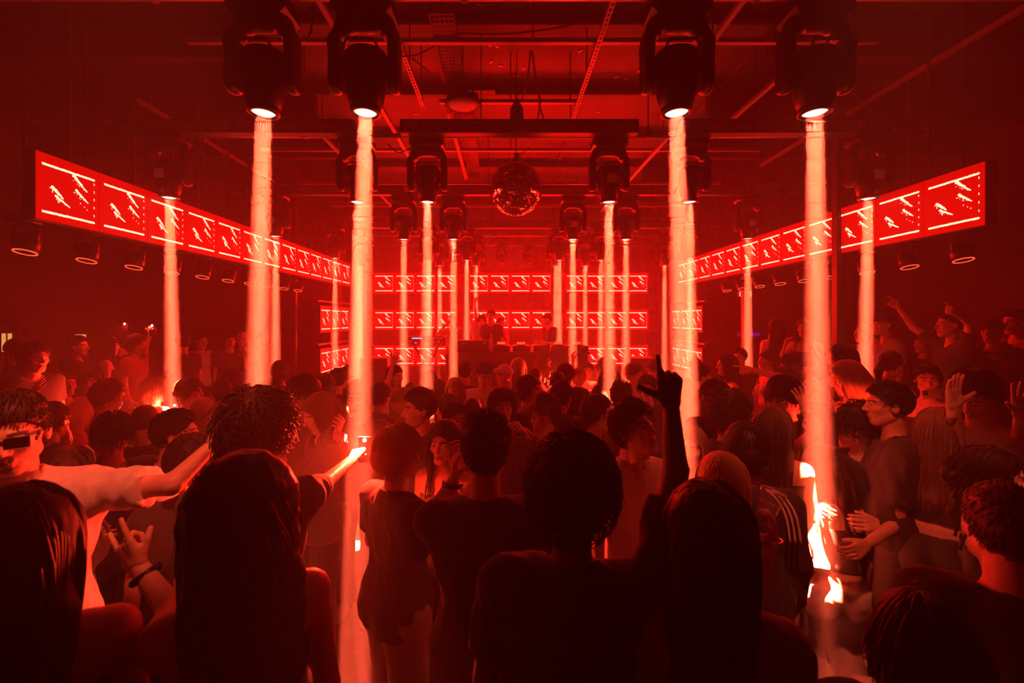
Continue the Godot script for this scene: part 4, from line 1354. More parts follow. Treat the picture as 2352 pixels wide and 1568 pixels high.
	part("jacket" if top in ["jacket", "hood"] else "shirt", array_mesh(F.nets(noise if cell < 0.02 else null, 0.004 if top in ["tank", "crop", "tube"] else 0.011, Vector3(13, 6, 13))), cloth(tone), t)

func shoe_mesh() -> ArrayMesh:
	if hairs.has("shoe"): return hairs["shoe"]
	var F := Field.new(Vector3(-0.06, 0, -0.1), Vector3(0.06, 0.13, 0.22), 0.01)
	F.cap(Vector3(0, 0.045, -0.04), Vector3(0, 0.04, 0.15), 0.045, 0.04, 0.03)
	F.cap(Vector3(0, 0.06, -0.03), Vector3(0, 0.1, -0.02), 0.045, 0.042, 0.03)
	F.cut(Vector3(0, 0.002, 0), Vector3.DOWN, Vector3.ZERO, 0.4)
	hairs["shoe"] = array_mesh(F.nets())
	return hairs["shoe"]

# ---------------------------------------------------------------- the crowd
func people() -> void:
	var p: Node3D
	# ---- in front, mostly seen from behind
	p = person(590, 905, 1.7, 160, "curly", "brown", "tee", "char", "man with big curly brown hair stretching his right arm into a light beam", {"hair_size": 1.1, "ra": [px(742, 1112, 2.05), px(812, 1052, 2.42)], "rh": "fist", "rf": Vector3(0.05, 0.25, -0.9), "rp": Vector3(0.2, -0.9, 0.1), "la": "down", "broad": 1.02})
	p = person(555, 1060, 1.1, 186, "wavy", "black", "tank", "black", "woman with long wavy black hair in front of the curly-haired man", {"fem": true, "hair_size": 1.14, "la": [px(395, 1400, 1.2), px(320, 1300, 1.25)], "lh": "horns", "lf": px(258, 1215, 1.25) - px(318, 1298, 1.25), "lp": Vector3(0.2, 0.1, -1)})
	bracelet(p, "lw", 0.03, M.leather, 0.012)
	p = person(45, 1115, 0.95, 172, "long", "black", "tank", "black", "dark-haired woman at the lower left edge, seen from behind", {"fem": true})
	p = person(30, 903, 1.5, -14, "crop", "brown", "tee", "white", "man in sunglasses and loose white sweatshirt at the left edge, arm stretched out", {"loose": 0.03, "la": [px(395, 1112, 1.62), px(484, 1026, 1.72)], "lh": "fist", "ra": "down", "pitch": 8, "fine": true})
	sunglasses(p)
	p = person(1115, 955, 1.6, 180, "spiky", "black", "tee", "char", "man with short black hair in dark tee lifting a plastic cup, seen from behind", {"la": [px(985, 1190, 1.85), px(1042, 1102, 1.88)], "lh": "grip", "lf": Vector3(0.05, 1, 0), "lp": Vector3(1, 0, -0.2), "broad": 1.06, "hem": -0.14})
	watch(p, "lw")
	cup(px(1047, 1048, 1.9), "clear plastic cup in raised hand of the man in dark tee", 0.11, 0.3)
	necklace(p)
	p = person(1315, 1000, 1.2, 178, "afro", "black", "tee", "black", "dark silhouetted man with afro hair raising right arm and pointing upward", {"skin": "dark", "hair_size": 0.98, "ra": [px(1552, 1080, 1.28), px(1541, 932, 1.36)], "rh": "gun", "rf": Vector3(-0.02, 1, -0.05), "rp": Vector3(-0.15, 0, -1), "la": "down", "broad": 1.08})
	p = person(1628, 1115, 1.1, 182, "long", "black", "long", "satin", "woman with long straight black hair and satin sleeves, dark from behind", {"fem": true, "hair_size": 1.08, "ra": "down", "la": "down"})
	p = person(2312, 1115, 1.2, 192, "crop", "brown", "tee", "black", "short-haired man at the lower right edge seen from behind", {"la": "down"})
	p = person(2120, 1392, 0.95, 178, "slick", "black", "hood", "black", "short person in black hood at bottom right corner", {"fem": true})
	# ---- the left of the dance floor, near
	p = person(405, 942, 2.45, 84, "crop", "black", "tee", "white", "man with black cropped hair and white tee in profile facing right", {"ra": "bent", "fine": true})
	p = person(438, 1003, 2.0, -20, "fringe", "black", "tee", "char", "young man with dark fringe looking down below the outstretched white sleeve", {"pitch": 38, "la": "hold"})
	p = person(258, 943, 2.55, 8, "curly_top", "black", "tee", "black", "man with curly black top bending his head down, silver earring", {"pitch": 46, "skin": "mid", "la": "bent", "ra": "bent"})
	p = person(332, 928, 3.1, 172, "buzz", "brown", "tee", "black", "man with buzz cut in black tee seen from behind", {})
	p = person(252, 874, 3.5, 82, "fringe", "light", "tee", "beige", "young man in profile facing right, face brightly lit", {"pitch": 8, "fine": true})
	p = person(118, 925, 2.95, 148, "crop", "black", "jacket", "black", "man in black jacket turned away, behind the sunglasses man", {})
	p = person(160, 1028, 2.05, 110, "wavy", "brown", "tank", "black", "woman with flying brown hair between sunglasses man and bent head", {"fem": true, "roll": -25})
	p = person(362, 878, 4.35, 120, "curly", "light", "tee", "white", "curly-haired person under the far left beam, shoulder lit white", {"skin": "pale"})
	p = person(437, 868, 4.3, 75, "mop", "brown", "tee", "grey", "young man in profile right of the far left beam", {})
	p = person(466, 912, 3.6, 160, "long", "blond", "tank", "white", "blonde woman with straight hair left of the curly-haired man", {"fem": true, "la": "hold"})
	p = person(530, 848, 4.9, 175, "mop", "black", "tee", "char", "dark mop-haired man seen from behind between two left beams", {})
	p = person(508, 872, 4.2, 195, "crop", "black", "tee", "red", "short-haired man turned away left of the wide beam", {})
	p = person(626, 868, 4.0, 180, "crop", "black", "tee", "char", "man with flat cropped hair just below the thin left beam", {})
	p = person(645, 828, 5.4, 165, "mop", "black", "tee", "black", "dark-haired person in front of left wing screens", {})
	p = person(697, 862, 3.25, -52, "fringe", "black", "tee", "char", "man with dark fringe bowing his head leftwards, ear lit", {"pitch": 32, "fine": true})
	p = person(735, 903, 2.9, -72, "long", "light", "long", "char", "woman with straight light-brown hair looking left, hand lit white", {"fem": true, "pitch": 18, "ra": [px(760, 1010, 2.75), px(775, 1000, 2.6)], "la": [px(765, 1005, 2.75), px(778, 985, 2.6)]})
	p = person(822, 876, 3.4, -18, "fringe", "brown", "jacket", "char", "young man in dark jacket, face lit white inside a beam", {"fine": true})
	p = person(873, 880, 3.95, 150, "crop", "black", "hood", "char", "man in dark hooded jacket with back turned, right of the lit face", {})
	p = person(926, 893, 3.45, 168, "fringe", "blond", "tee", "grey", "person with short fair hair seen from behind beside bearded profile", {})
	p = person(962, 893, 2.95, -78, "crop", "black", "tee", "black", "stubbly man in profile facing left behind the blond mop", {"beard": true, "fine": true})
	p = person(918, 978, 2.15, 122, "mop", "blond", "tee", "navy", "man with blond mop of hair, navy tee and pale jeans", {"legs": "pale_denim", "leg": 0.035, "loose": 0.018, "hem": -0.125, "ra": [px(965, 1270, 2.1), px(945, 1345, 2.35)], "la": "bent", "broad": 1.16})
	p = person(775, 846, 4.9, 178, "crop", "black", "tee", "black", "dark head before the lower left wing screen, left one", {})
	p = person(745, 858, 4.4, 185, "mop", "brown", "tee", "char", "dark mop-haired head behind the woman with light-brown hair", {})
	p = person(800, 838, 5.6, 175, "crop", "brown", "tee", "char", "head before the lower left wing screen, right one", {})
	# ---- the middle
	p = person(907, 840, 5.2, 42, "crop", "black", "tee", "white", "bearded man holding one open hand high before the stage", {"beard": true, "ra": [px(893, 872, 5.1), px(902, 836, 5.05)], "rh": "open", "rp": Vector3(0.3, 0, 1), "fine": true})
	p = person(1020, 968, 2.6, -24, "wavy", "black", "tank", "black", "woman with long dark hair and bag strap beside the raised cup", {"fem": true, "skin": "mid", "fine": true, "hair_size": 0.97})
	p = person(1047, 924, 3.3, 22, "long", "brown", "tee", "red", "woman with centre-parted brown hair behind the raised cup", {"fem": true, "fine": true})
	p = person(1086, 912, 3.8, 150, "buzz", "black", "tee", "char", "man with black buzz cut and glasses behind the spiky-haired man", {})
	p = person(1153, 893, 3.3, 14, "mop", "brown", "tee", "red", "young man with bowl fringe looking at the camera, phone in hand", {"fine": true, "pitch": -6, "la": [px(1212, 1015, 3.15), px(1200, 990, 3.0)], "lh": "grip", "ra": "down"})
	phone(px(1190, 975, 3.0), 0.3, false, "dark phone held by the young man with bowl fringe")
	p = person(1250, 907, 2.8, -26, "fringe", "light", "long", "char", "smiling young man with streaked fringe looking left", {"fine": true, "beard": false})
	p = person(1290, 876, 3.7, 158, "crop", "black", "hood", "black", "man with black hair and dark hoodie behind the smiling man", {})
	p = person(1374, 908, 3.2, 76, "curtain", "brown", "jacket", "char", "young man with curtained hair in profile facing right", {"fine": true})
	p = person(1458, 920, 2.25, 48, "curly_top", "black", "polo", "white", "man with curly top and white polo shirt gazing up right", {"pitch": -24, "look": 6, "fine": true, "broad": 1.02})
	p = person(1427, 879, 3.75, 172, "spiky", "brown", "tee", "red", "man with spiky brown hair seen from behind, left of the curly polo man", {})
	p = person(1330, 893, 4.2, 186, "curly", "black", "tee", "black", "curly dark head between two men in the middle of the crowd", {})
	p = person(1377, 884, 4.6, 178, "slick", "black", "tee", "char", "smooth dark head lit from one side, under the centre right beam", {"fem": true})
	p = person(1045, 868, 4.5, -15, "long", "blond", "tee", "red", "woman with wavy reddish hair looking right near the centre left beam", {"fem": true, "fine": true})
	p = person(1113, 831, 5.0, 15, "crop", "light", "tee", "white", "tall man with short hair looking down at his phone", {"pitch": 35, "fine": true, "la": "hold", "ra": "hold", "lh": "grip"})
	p = person(1157, 838, 5.4, -60, "cap", "white", "tee", "black", "man in pale cap facing left near the stage", {})
	p = person(1191, 822, 5.7, 172, "long", "blond", "tank", "black", "blonde woman seen from behind straight before the DJ desk", {"fem": true})
	p = person(1216, 862, 4.3, 80, "mop", "black", "tee", "char", "man with dark mop in profile facing right with a smoke", {"pitch": -8, "fine": true})
	p = person(1228, 848, 5.3, 175, "crop", "brown", "tee", "red", "man with rumpled hair seen from behind, below the fair profile", {})
	p = person(1248, 820, 5.6, 70, "crop", "blond", "jacket", "black", "fair-haired man in profile facing right at the stage front", {"fine": true})
	p = person(1281, 851, 4.6, 176, "buzz", "black", "tee", "black", "round dark head left of the bright glare", {})
	p = person(1300, 835, 5.4, 150, "mop", "brown", "tee", "beige", "person beside the glare with brown mop of hair", {})
	p = person(1330, 846, 5.8, 165, "fringe", "blond", "tee", "white", "fair person in white tee in the middle of the glare", {})
	p = person(1349, 832, 6.3, 12, "crop", "brown", "tee", "white", "man facing the camera behind the glare", {})
	p = person(1392, 823, 6.0, 190, "curly", "brown", "tee", "white", "curly-haired man under beams right of the glare, arm up", {"la": "wave"})
	p = person(1400, 852, 4.9, 160, "curly", "brown", "tee", "red", "large curly head right of the glare, rim lit", {})
	p = person(1457, 837, 5.3, 82, "spiky", "light", "tee", "beige", "man in profile facing right below the inner right beam", {})
	p = person(1500, 826, 6.2, 178, "cap", "black", "tee", "black", "person in black cap near the right end of the desk", {})
	p = person(1487, 862, 4.6, -5, "mop", "brown", "tee", "char", "person framed behind the pointing hand", {})
	p = person(1612, 840, 4.9, 160, "crop", "black", "tee", "char", "man with cropped hair looking right, right of the near right beam", {"look": -50})
	p = person(1598, 824, 6.0, 175, "crop", "black", "tee", "black", "dark head before the right wing screens", {})
	p = person(985, 852, 5.0, 165, "mop", "brown", "tee", "grey", "person with brown mop below the second row beam", {})
	p = person(945, 876, 4.5, 178, "buzz", "black", "tee", "black", "dark round head right of the bearded man", {})
	p = person(1005, 872, 4.95, 190, "wavy", "brown", "tank", "black", "woman with wavy hair lit white from the left beam", {"fem": true})
	p = person(1068, 832, 5.6, 178, "crop", "black", "tee", "black", "dark-haired man in black at the desk's left end", {})
	p = person(1030, 905, 4.2, 175, "slick", "brown", "tee", "char", "smooth dark head behind the woman with parted hair", {"fem": true})
	# ---- the right of the dance floor
	p = person(1588, 980, 2.7, -10, "long", "light", "tank", "red", "woman with long fair hair facing the camera right of the raised arm", {"fem": true, "fine": true})
	p = person(1668, 893, 2.78, 192, "curly", "brown", "tee", "black", "man with curly brown hair and black collar seen from behind", {})
	p = person(1640, 872, 3.7, 200, "mop", "black", "tee", "black", "man with thick black hair behind the curly brown head", {"look": 30})
	p = person(1713, 972, 2.2, 196, "mop", "black", "jacket", "navy", "man in navy track jacket with three pale stripes on shoulder", {})
	stripes(p)
	p = person(1660, 1044, 1.78, 176, "long", "blond", "tank", "white", "woman with long straight blonde hair holding a glass up", {"fem": true, "ra": [px(1752, 1322, 1.72), px(1775, 1232, 1.66)], "rh": "grip", "rf": Vector3(-0.05, 1, 0), "rp": Vector3(-1, 0, -0.3)})
	bracelet(p, "rw", 0.012, M.silver, 0.004)
	cup(px(1768, 1152, 1.62), "short clear glass in the raised hand of the blonde woman", 0.085, -0.35)
	p = person(1775, 933, 2.7, 186, "long", "brown", "tank", "black", "woman with very long brown hair and glittering straps seen from behind", {"fem": true})
	p = person(1802, 863, 3.2, -40, "mop", "black", "tee", "char", "young man with black mop looking down left in dark tee", {"pitch": 32, "fine": true})
	p = person(1878, 926, 2.95, -30, "long", "brown", "tank", "red", "woman behind the wide beam raising a braceleted hand", {"fem": true, "ra": [px(1872, 992, 2.85), px(1848, 930, 2.8)], "rh": "open", "rp": Vector3(-0.6, 0, 0.6)})
	bracelet(p, "rw", 0.03, M.silver, 0.012)
	p = person(1882, 838, 3.7, -80, "crop", "black", "tee", "white", "man behind the wide beam stretching an arm far to the left", {"ra": [px(1790, 865, 3.85), px(1725, 850, 4.05)], "rh": "point", "rf": Vector3(-1, 0.05, -0.2)})
	p = person(1945, 829, 3.3, -68, "long", "blond", "tube", "beige", "brightly lit blonde woman looking down left", {"fem": true, "pitch": 14, "fine": true, "base": 0.2})
	p = person(1977, 919, 2.66, -15, "curly", "black", "long", "navy", "man with curly black hair and lettered sweatshirt bent over a phone", {"pitch": 44, "la": "bent", "ra": "bent", "hair_size": 0.9, "base": 0.0, "fine": true})
	letters(p)
	p = person(2038, 878, 2.5, -72, "crop", "black", "tee", "black", "man with black crop and black tee looking left, bare forearm", {"skin": "mid", "la": [px(2062, 1200, 2.38), px(1990, 1250, 2.3)], "fine": true, "base": 0.2})
	p = person(1903, 1042, 2.64, 200, "long", "brown", "tank", "black", "woman in black strap top and jeans seen from behind", {"fem": true, "look": 68, "legs": "pale_denim", "leg": 0.03, "crouch": 0.16, "lean": 0.1, "waist": 0.03, "base": 0.0, "la": [px(1893, 1300, 2.5), px(1795, 1292, 2.48)], "ra": "down", "broad": 1.1, "hair_size": 0.88, "fine": true})
	bag(px(2035, 1230, 2.62))
	p = person(2131, 836, 3.6, 4, "slick", "black", "tube", "black", "woman with slick black hair holding a phone before her chest", {"fem": true, "la": "hold", "ra": "bent", "lh": "grip", "fine": true, "base": 0.2})
	phone(px(2139, 905, 3.28), 0.1, true, "white phone in the hands of the slick-haired woman")
	p = person(2243, 846, 2.4, -24, "curly_top", "brown", "tee", "beige", "man in light tee holding both open hands up", {"pitch": 28, "ra": [px(2195, 1015, 2.25), px(2188, 935, 2.18)], "rh": "open", "rf": Vector3(-0.05, 1, 0.1), "rp": Vector3(0.2, 0, 1), "la": [px(2345, 1010, 2.25), px(2345, 955, 2.12)], "lh": "open", "lf": Vector3(-0.05, 1, 0.1), "lp": Vector3(-0.2, 0, 1), "fine": true, "base": 0.2, "loose": 0.02})
	chest_print(p)
	p = person(2155, 934, 2.3, 174, "long", "light", "crop", "black", "woman with light-brown straight hair and black crop top from behind", {"fem": true, "base": 0.2, "hair_size": 0.95})
	p = person(2290, 1029, 1.72, 98, "bun", "black", "tank", "black", "woman with slicked-back bun looking right at the right edge", {"fem": true, "pitch": -8, "fine": true})
	p = person(1668, 812, 5.4, -70, "long", "brown", "tube", "char", "woman with flowing hair and bare shoulders facing left", {"fem": true, "base": 0.0})
	p = person(1762, 805, 5.5, -65, "bun", "brown", "tank", "white", "woman with tied-up hair facing left behind the stretched arm", {"fem": true, "base": 0.2})
	p = person(1818, 812, 4.9, 165, "mop", "black", "tee", "black", "man with thick dark hair seen from behind, above the stretched arm", {"base": 0.2})
	p = person(1848, 730, 5.6, -20, "long", "brown", "crop", "black", "woman on the terrace with both arms lifted to her head", {"fem": true, "la": "face", "ra": "face", "base": 0.6})
	p = person(1785, 730, 6.2, 170, "long", "brown", "tank", "black", "woman with long hair on the terrace seen from behind", {"fem": true, "base": 0.6})
	p = person(1930, 792, 4.2, -75, "mop", "black", "tee", "black", "man in dim profile facing left beside the thin right beam", {"base": 0.2})
	p = person(2045, 805, 4.1, 150, "tail", "brown", "tank", "black", "woman with ponytail and crossed straps seen from behind", {"fem": true, "base": 0.2})
	p = person(2030, 720, 5.1, -60, "beanie", "black", "tee", "beige", "man in dark beanie and light tee on the terrace", {"base": 0.6})
	p = person(2180, 716, 4.4, -62, "buzz", "brown", "tee", "black", "man in black tee pointing both arms to the left over the crowd", {"base": 0.6, "fine": true, "beard": false, "ra": [px(2098, 752, 4.7), px(2062, 705, 4.75)], "rh": "point", "rf": Vector3(-0.75, 0.7, -0.2), "la": [px(2228, 745, 4.1), px(2203, 722, 4.0)], "lh": "point", "lf": Vector3(-0.9, 0.5, 0.1)})
	bracelet(p, "lw", 0.03, M.leather, 0.008)
	p = person(2278, 733, 4.5, -20, "cap", "black", "hood", "black", "dim person in black cap and hood clapping on the terrace", {"base": 0.6, "la": "hold", "ra": "hold"})
	p = person(2330, 712, 4.6, -40, "crop", "black", "tee", "red", "dim person at the right edge of the terrace", {"base": 0.6})
	p = person(2120, 765, 5.4, -40, "mop", "black", "tee", "black", "dark figure behind the pointing man", {"base": 0.6})
	p = person(1980, 745, 5.9, -50, "crop", "black", "tee", "black", "dark figure behind the man in beanie", {"base": 0.6})
	p = person(1700, 800, 6.3, -30, "crop", "black", "tee", "black", "dark figure under the exit sign", {"base": 0.2})
	# ---- the dim left terrace
	p = person(45, 785, 4.3, 100, "beanie", "black", "jacket", "black", "dark silhouetted head before the lit doorway at the far left", {"base": 0.6})
	p = person(180, 796, 5.3, 60, "crop", "black", "tee", "black", "dim person below the small lit picture", {"base": 0.6, "la": "bent"})
	p = person(80, 870, 3.6, 30, "mop", "brown", "tee", "char", "dim person with raised hand at the far left", {"ra": "hold", "base": 0.6, "rh": "open"})
	p = person(150, 855, 4.3, 25, "crop", "brown", "tee", "red", "dim person in dark red tee on the left terrace", {"base": 0.2})
	p = person(210, 850, 4.9, -15, "mop", "black", "tee", "black", "dim dark-haired person on the left terrace", {"base": 0.2})
	p = person(290, 782, 5.8, 120, "crop", "black", "tee", "black", "dark person under the starry phone light", {"base": 0.6})
	p = person(315, 800, 5.5, 60, "mop", "brown", "tee", "red", "dim person raising an arm with lit phone", {"base": 0.6, "la": [px(334, 800, 5.45), px(346, 766, 5.4)], "lh": "grip"})
	p = person(250, 815, 5.2, 90, "long", "brown", "tank", "black", "dim woman with long hair on the left terrace", {"fem": true, "base": 0.6})
	p = person(528, 766, 6.6, 15, "crop", "black", "tee", "char", "dim man facing the camera with a hand before his chest", {"la": "hold", "lh": "open", "base": 0.6})
	p = person(556, 778, 6.8, -10, "cap", "white", "tee", "black", "dim man in pale cap beside the wide left beam", {"base": 0.6})
	p = person(602, 775, 7.0, -15, "mop", "light", "tee", "char", "dim fair person between the two left beams", {"base": 0.6})
	p = person(462, 800, 6.4, 30, "crop", "black", "tee", "white", "dim person in pale tee right of the far left beam", {"base": 0.6})
	p = person(420, 815, 6.0, 200, "crop", "black", "tee", "black", "dim dark figure right beside the far left beam", {"base": 0.6})
	# ---- on the stage
	p = person(1128, 711, 9.2, -24, "crop", "black", "tee", "black", "smiling DJ in black tee behind the desk", {"base": 0.7, "fine": true, "la": "down", "ra": "down"})
	p = person(1258, 719, 9.2, -48, "cap", "black", "tee", "char", "DJ with cap and headphones leaning over the desk", {"base": 0.7, "fine": true, "beard": true, "la": "bent", "ra": "bent", "lean": 0.1})
	headphones(p)
	p = person(1106, 724, 9.6, -8, "curtain", "brown", "tee", "white", "person in loose white tee raising one fist behind the smiling DJ", {"base": 0.7, "loose": 0.04, "ra": [px(1093, 730, 9.5), px(1091, 694, 9.45)], "rh": "fist"})
	p = person(1151, 729, 9.75, 30, "slick", "brown", "tee", "red", "person with tied hair half hidden behind the smiling DJ", {"fem": true, "base": 0.7})
	p = person(1040, 722, 9.6, -30, "crop", "light", "tee", "beige", "keyboard player with arm across the face, elbow in a beam", {"base": 0.7, "ra": [px(1004, 767, 9.66), px(1030, 741, 9.45)], "rh": "relaxed"})

# ---------------------------------------------------------------- what people wear and hold
func place(p: Node3D, key: String):
	return p.get_meta("places")[key]

func own(p: Node3D, called: String, mesh: Mesh, m: Material, at: Vector3, b := Basis()) -> void:
	# a part of a person given in the room's axes
	var inv := p.transform.affine_inverse()
	part(called, mesh, m, p, inv * at, inv.basis * b)

func along(d: Vector3) -> Basis:
	var y := d.normalized()
	var x := y.cross(Vector3(0.3, 0.2, 0.93)).normalized()
	return Basis(x, y, x.cross(y))

func ring(r: float, w: float) -> ArrayMesh:
	var pts := []
	for i in 21: pts.append(Vector3(cos(TAU * i / 20.0), 0, sin(TAU * i / 20.0)) * r)
	return tube(pts, w, 6)

func bracelet(p: Node3D, which: String, back: float, m: Material, w: float) -> void:
	var d: Vector3 = place(p, which.left(1) + "f")
	own(p, "bracelet", ring(0.031, w), m, place(p, which) - d * back, along(d))

func watch(p: Node3D, which: String) -> void:
	var d: Vector3 = place(p, which.left(1) + "f")
	own(p, "watch_strap", ring(0.031, 0.011), M.leather, place(p, which) - d * 0.02, along(d))
	own(p, "watch_case", lathe([Vector2(0, 0.012), Vector2(0.018, 0.01), Vector2(0.02, 0), Vector2(0, 0)], 18), M.silver, place(p, which) - d * 0.02 + Vector3(-0.038, 0, 0), Basis(Vector3.BACK, PI / 2))

func necklace(p: Node3D) -> void:
	var h: Transform3D = place(p, "head")
	own(p, "necklace", ring(0.068, 0.0025), M.silver, h * Vector3(0, -0.185, -0.03), h.basis.orthonormalized() * Basis(Vector3.RIGHT, 0.3))

func sunglasses(p: Node3D) -> void:
	var h: Transform3D = place(p, "head")
	var b := h.basis.orthonormalized()
	for s in [-1.0, 1.0]:
		own(p, "sunglass_lens", bx(0.06, 0.038, 0.006, 0.002), M.sunglass, h * Vector3(s * 0.034, 0.002, 0.104), b * Basis(Vector3.UP, s * 0.15))
		own(p, "sunglass_temple", bx(0.005, 0.014, 0.115, 0.001), M.sunglass, h * Vector3(s * 0.07, 0.008, 0.045), b * Basis(Vector3.UP, s * 0.1))
	own(p, "sunglass_bridge", bx(0.02, 0.006, 0.005), M.sunglass, h * Vector3(0, 0.008, 0.106), b)

func headphones(p: Node3D) -> void:
	var h: Transform3D = place(p, "head")
	var pts := []
	for i in 15: pts.append(Vector3(cos(PI * i / 14.0) * 0.1, sin(PI * i / 14.0) * 0.13, -0.02))
	own(p, "headphone_band", tube(pts, 0.008, 6), M.black_plastic, h * Vector3.ZERO, h.basis.orthonormalized())
	for s in [-1.0, 1.0]: own(p, "headphone_cup", lathe([Vector2(0, 0.018), Vector2(0.034, 0.015), Vector2(0.036, -0.015), Vector2(0, -0.018)], 18), M.black_plastic, h * Vector3(s * 0.095, -0.005, -0.015), h.basis.orthonormalized() * Basis(Vector3.BACK, PI / 2))
	own(p, "lanyard", tube([h * Vector3(0.06, -0.17, 0.03), h * Vector3(0.06, -0.3, 0.1), h * Vector3(0.03, -0.5, 0.13)], 0.006, 5), M.paper, Vector3.ZERO, Basis())

func stripes(p: Node3D) -> void:
	# three pale tapes over the shoulder and down the back of the sleeve
	for i in 3:
		var x := 0.075 - i * 0.022
		var s: float = place(p, "scale")
		var pts := [Vector3(-x - 0.02, 1.475, -0.055) * s, Vector3(-x - 0.06, 1.46, -0.07) * s, Vector3(-x - 0.105, 1.38, -0.095) * s, Vector3(-x - 0.12, 1.25, -0.115) * s]
		part("shoulder_stripe", tube(smooth_line(pts, 8), 0.006, 6), M.print_white, p)

func flat_text(words: String, size: float) -> TextMesh:
	var t := TextMesh.new()
	t.text = words
	t.font_size = 64
	t.pixel_size = size / 64.0
	t.depth = 0.004
	var f := SystemFont.new()
	f.font_names = PackedStringArray(["Droid Sans"])
	f.font_weight = 700
	t.font = f
	return t

func letters(p: Node3D) -> void:
	var s: float = place(p, "scale")
	part("chest_lettering", flat_text("NLA", 0.13), M.print_white, p, Vector3(0, 1.2, 0.148) * s, Basis(Vector3.RIGHT, -0.12))

func chest_print(p: Node3D) -> void:
	var s: float = place(p, "scale")
	for i in 2: part("chest_print", bx(0.07, 0.014, 0.004, 0.001), M.print_dark, p, Vector3(0.02 + i * 0.085, 1.24 - i * 0.006, 0.151) * s, Basis(Vector3.BACK, -0.12))

func cup(at: Vector3, label: String, h: float, tilt: float) -> void:
	var t := thing("plastic_cup", label, "cup", at)
	var b := Basis(Vector3.BACK, tilt)
	part("cup_wall", lathe([Vector2(0.041, h / 2), Vector2(0.043, h / 2), Vector2(0.033, -h / 2), Vector2(0.0, -h / 2)], 28), M.cup_plastic, t, Vector3.ZERO, b)
	part("rim", ring(0.0425, 0.0022), M.diffuser, t, b * Vector3(0, h / 2, 0), b)
	part("drink", lathe([Vector2(0.0, -h * 0.05), Vector2(0.036, -h * 0.05), Vector2(0.0318, -h / 2 + 0.004), Vector2(0.0, -h / 2 + 0.004)], 28), M.cup_plastic, t, Vector3.ZERO, b)

func phone(at: Vector3, tilt: float, pale: bool, label: String) -> void:
	var t := thing("mobile_phone", label, "phone", at)
	var b := Basis(Vector3.BACK, tilt)
	part("body", bx(0.145, 0.072, 0.009, 0.003) if pale else bx(0.072, 0.145, 0.009, 0.003), M.paper if pale else M.black_plastic, t, Vector3.ZERO, b)
	part("camera_plate", bx(0.034, 0.034, 0.004, 0.001), M.black_plastic if pale else M.dark_metal, t, b * Vector3(-0.05 if pale else -0.014, 0.014 if pale else 0.05, 0.006), b)
	for s in [-0.007, 0.007]: part("camera_lens", lathe([Vector2(0, 0.003), Vector2(0.006, 0.002), Vector2(0.006, 0)], 12), M.zinc, t, b * Vector3((-0.05 if pale else -0.014) + s, (0.014 if pale else 0.05) + s, 0.008), b * Basis(Vector3.RIGHT, PI / 2))

func phone_light(at: Vector3, energy: float, label: String, aim := Vector3(0, -1, 0.2)) -> void:
	var t := thing("phone_or_added_flash", label, "phone", at)
	part("body", bx(0.074, 0.15, 0.009, 0.003), M.black_plastic, t, Vector3(0, -0.03, 0))
	part("flash_lamp", lathe([Vector2(0, 0.004), Vector2(0.01, 0.003), Vector2(0.011, 0)], 14), M.phone_glow, t, Vector3(0, 0.025, 0.005), Basis(Vector3.RIGHT, PI / 2))
	# the flash shines into the half room below it
	var l := SpotLight3D.new()
	l.name = "flash"
	l.light_energy = energy
	l.light_size = 0.02
	l.spot_range = 20.0
	l.spot_angle = 88.0
	l.spot_angle_attenuation = 0.5
	l.light_color = lin(1.0, 0.03, 0.01)
	l.shadow_enabled = true
	l.position = Vector3(0, 0.03, 0.05)
	t.add_child(l)
	l.look_at_from_position(at + l.position, at + l.position + aim, Vector3.RIGHT)

func bag(at: Vector3) -> void:
	var t := thing("shoulder_bag", "shiny dark shoulder bag hanging at right side of the strap-top woman", "bag", at)
	var F := Field.new(Vector3(-0.12, -0.2, -0.08), Vector3(0.12, 0.16, 0.08), 0.012)
	F.cap(Vector3(0, 0.06, 0), Vector3(0.04, -0.1, 0), 0.06, 0.075, 0.05, false, 1.4)
	part("pouch", array_mesh(F.nets(noise, 0.02, Vector3(18, 8, 18))), M.leather, t)
	part("strap", tube(smooth_line([Vector3(-0.03, 0.1, 0.02), Vector3(-0.1, 0.22, 0.03), Vector3(-0.14, 0.33, 0.0)], 8), 0.008, 6), M.leather, t)
	part("buckle", bx(0.03, 0.02, 0.008, 0.002), M.silver, t, Vector3(0.0, 0.07, 0.05))

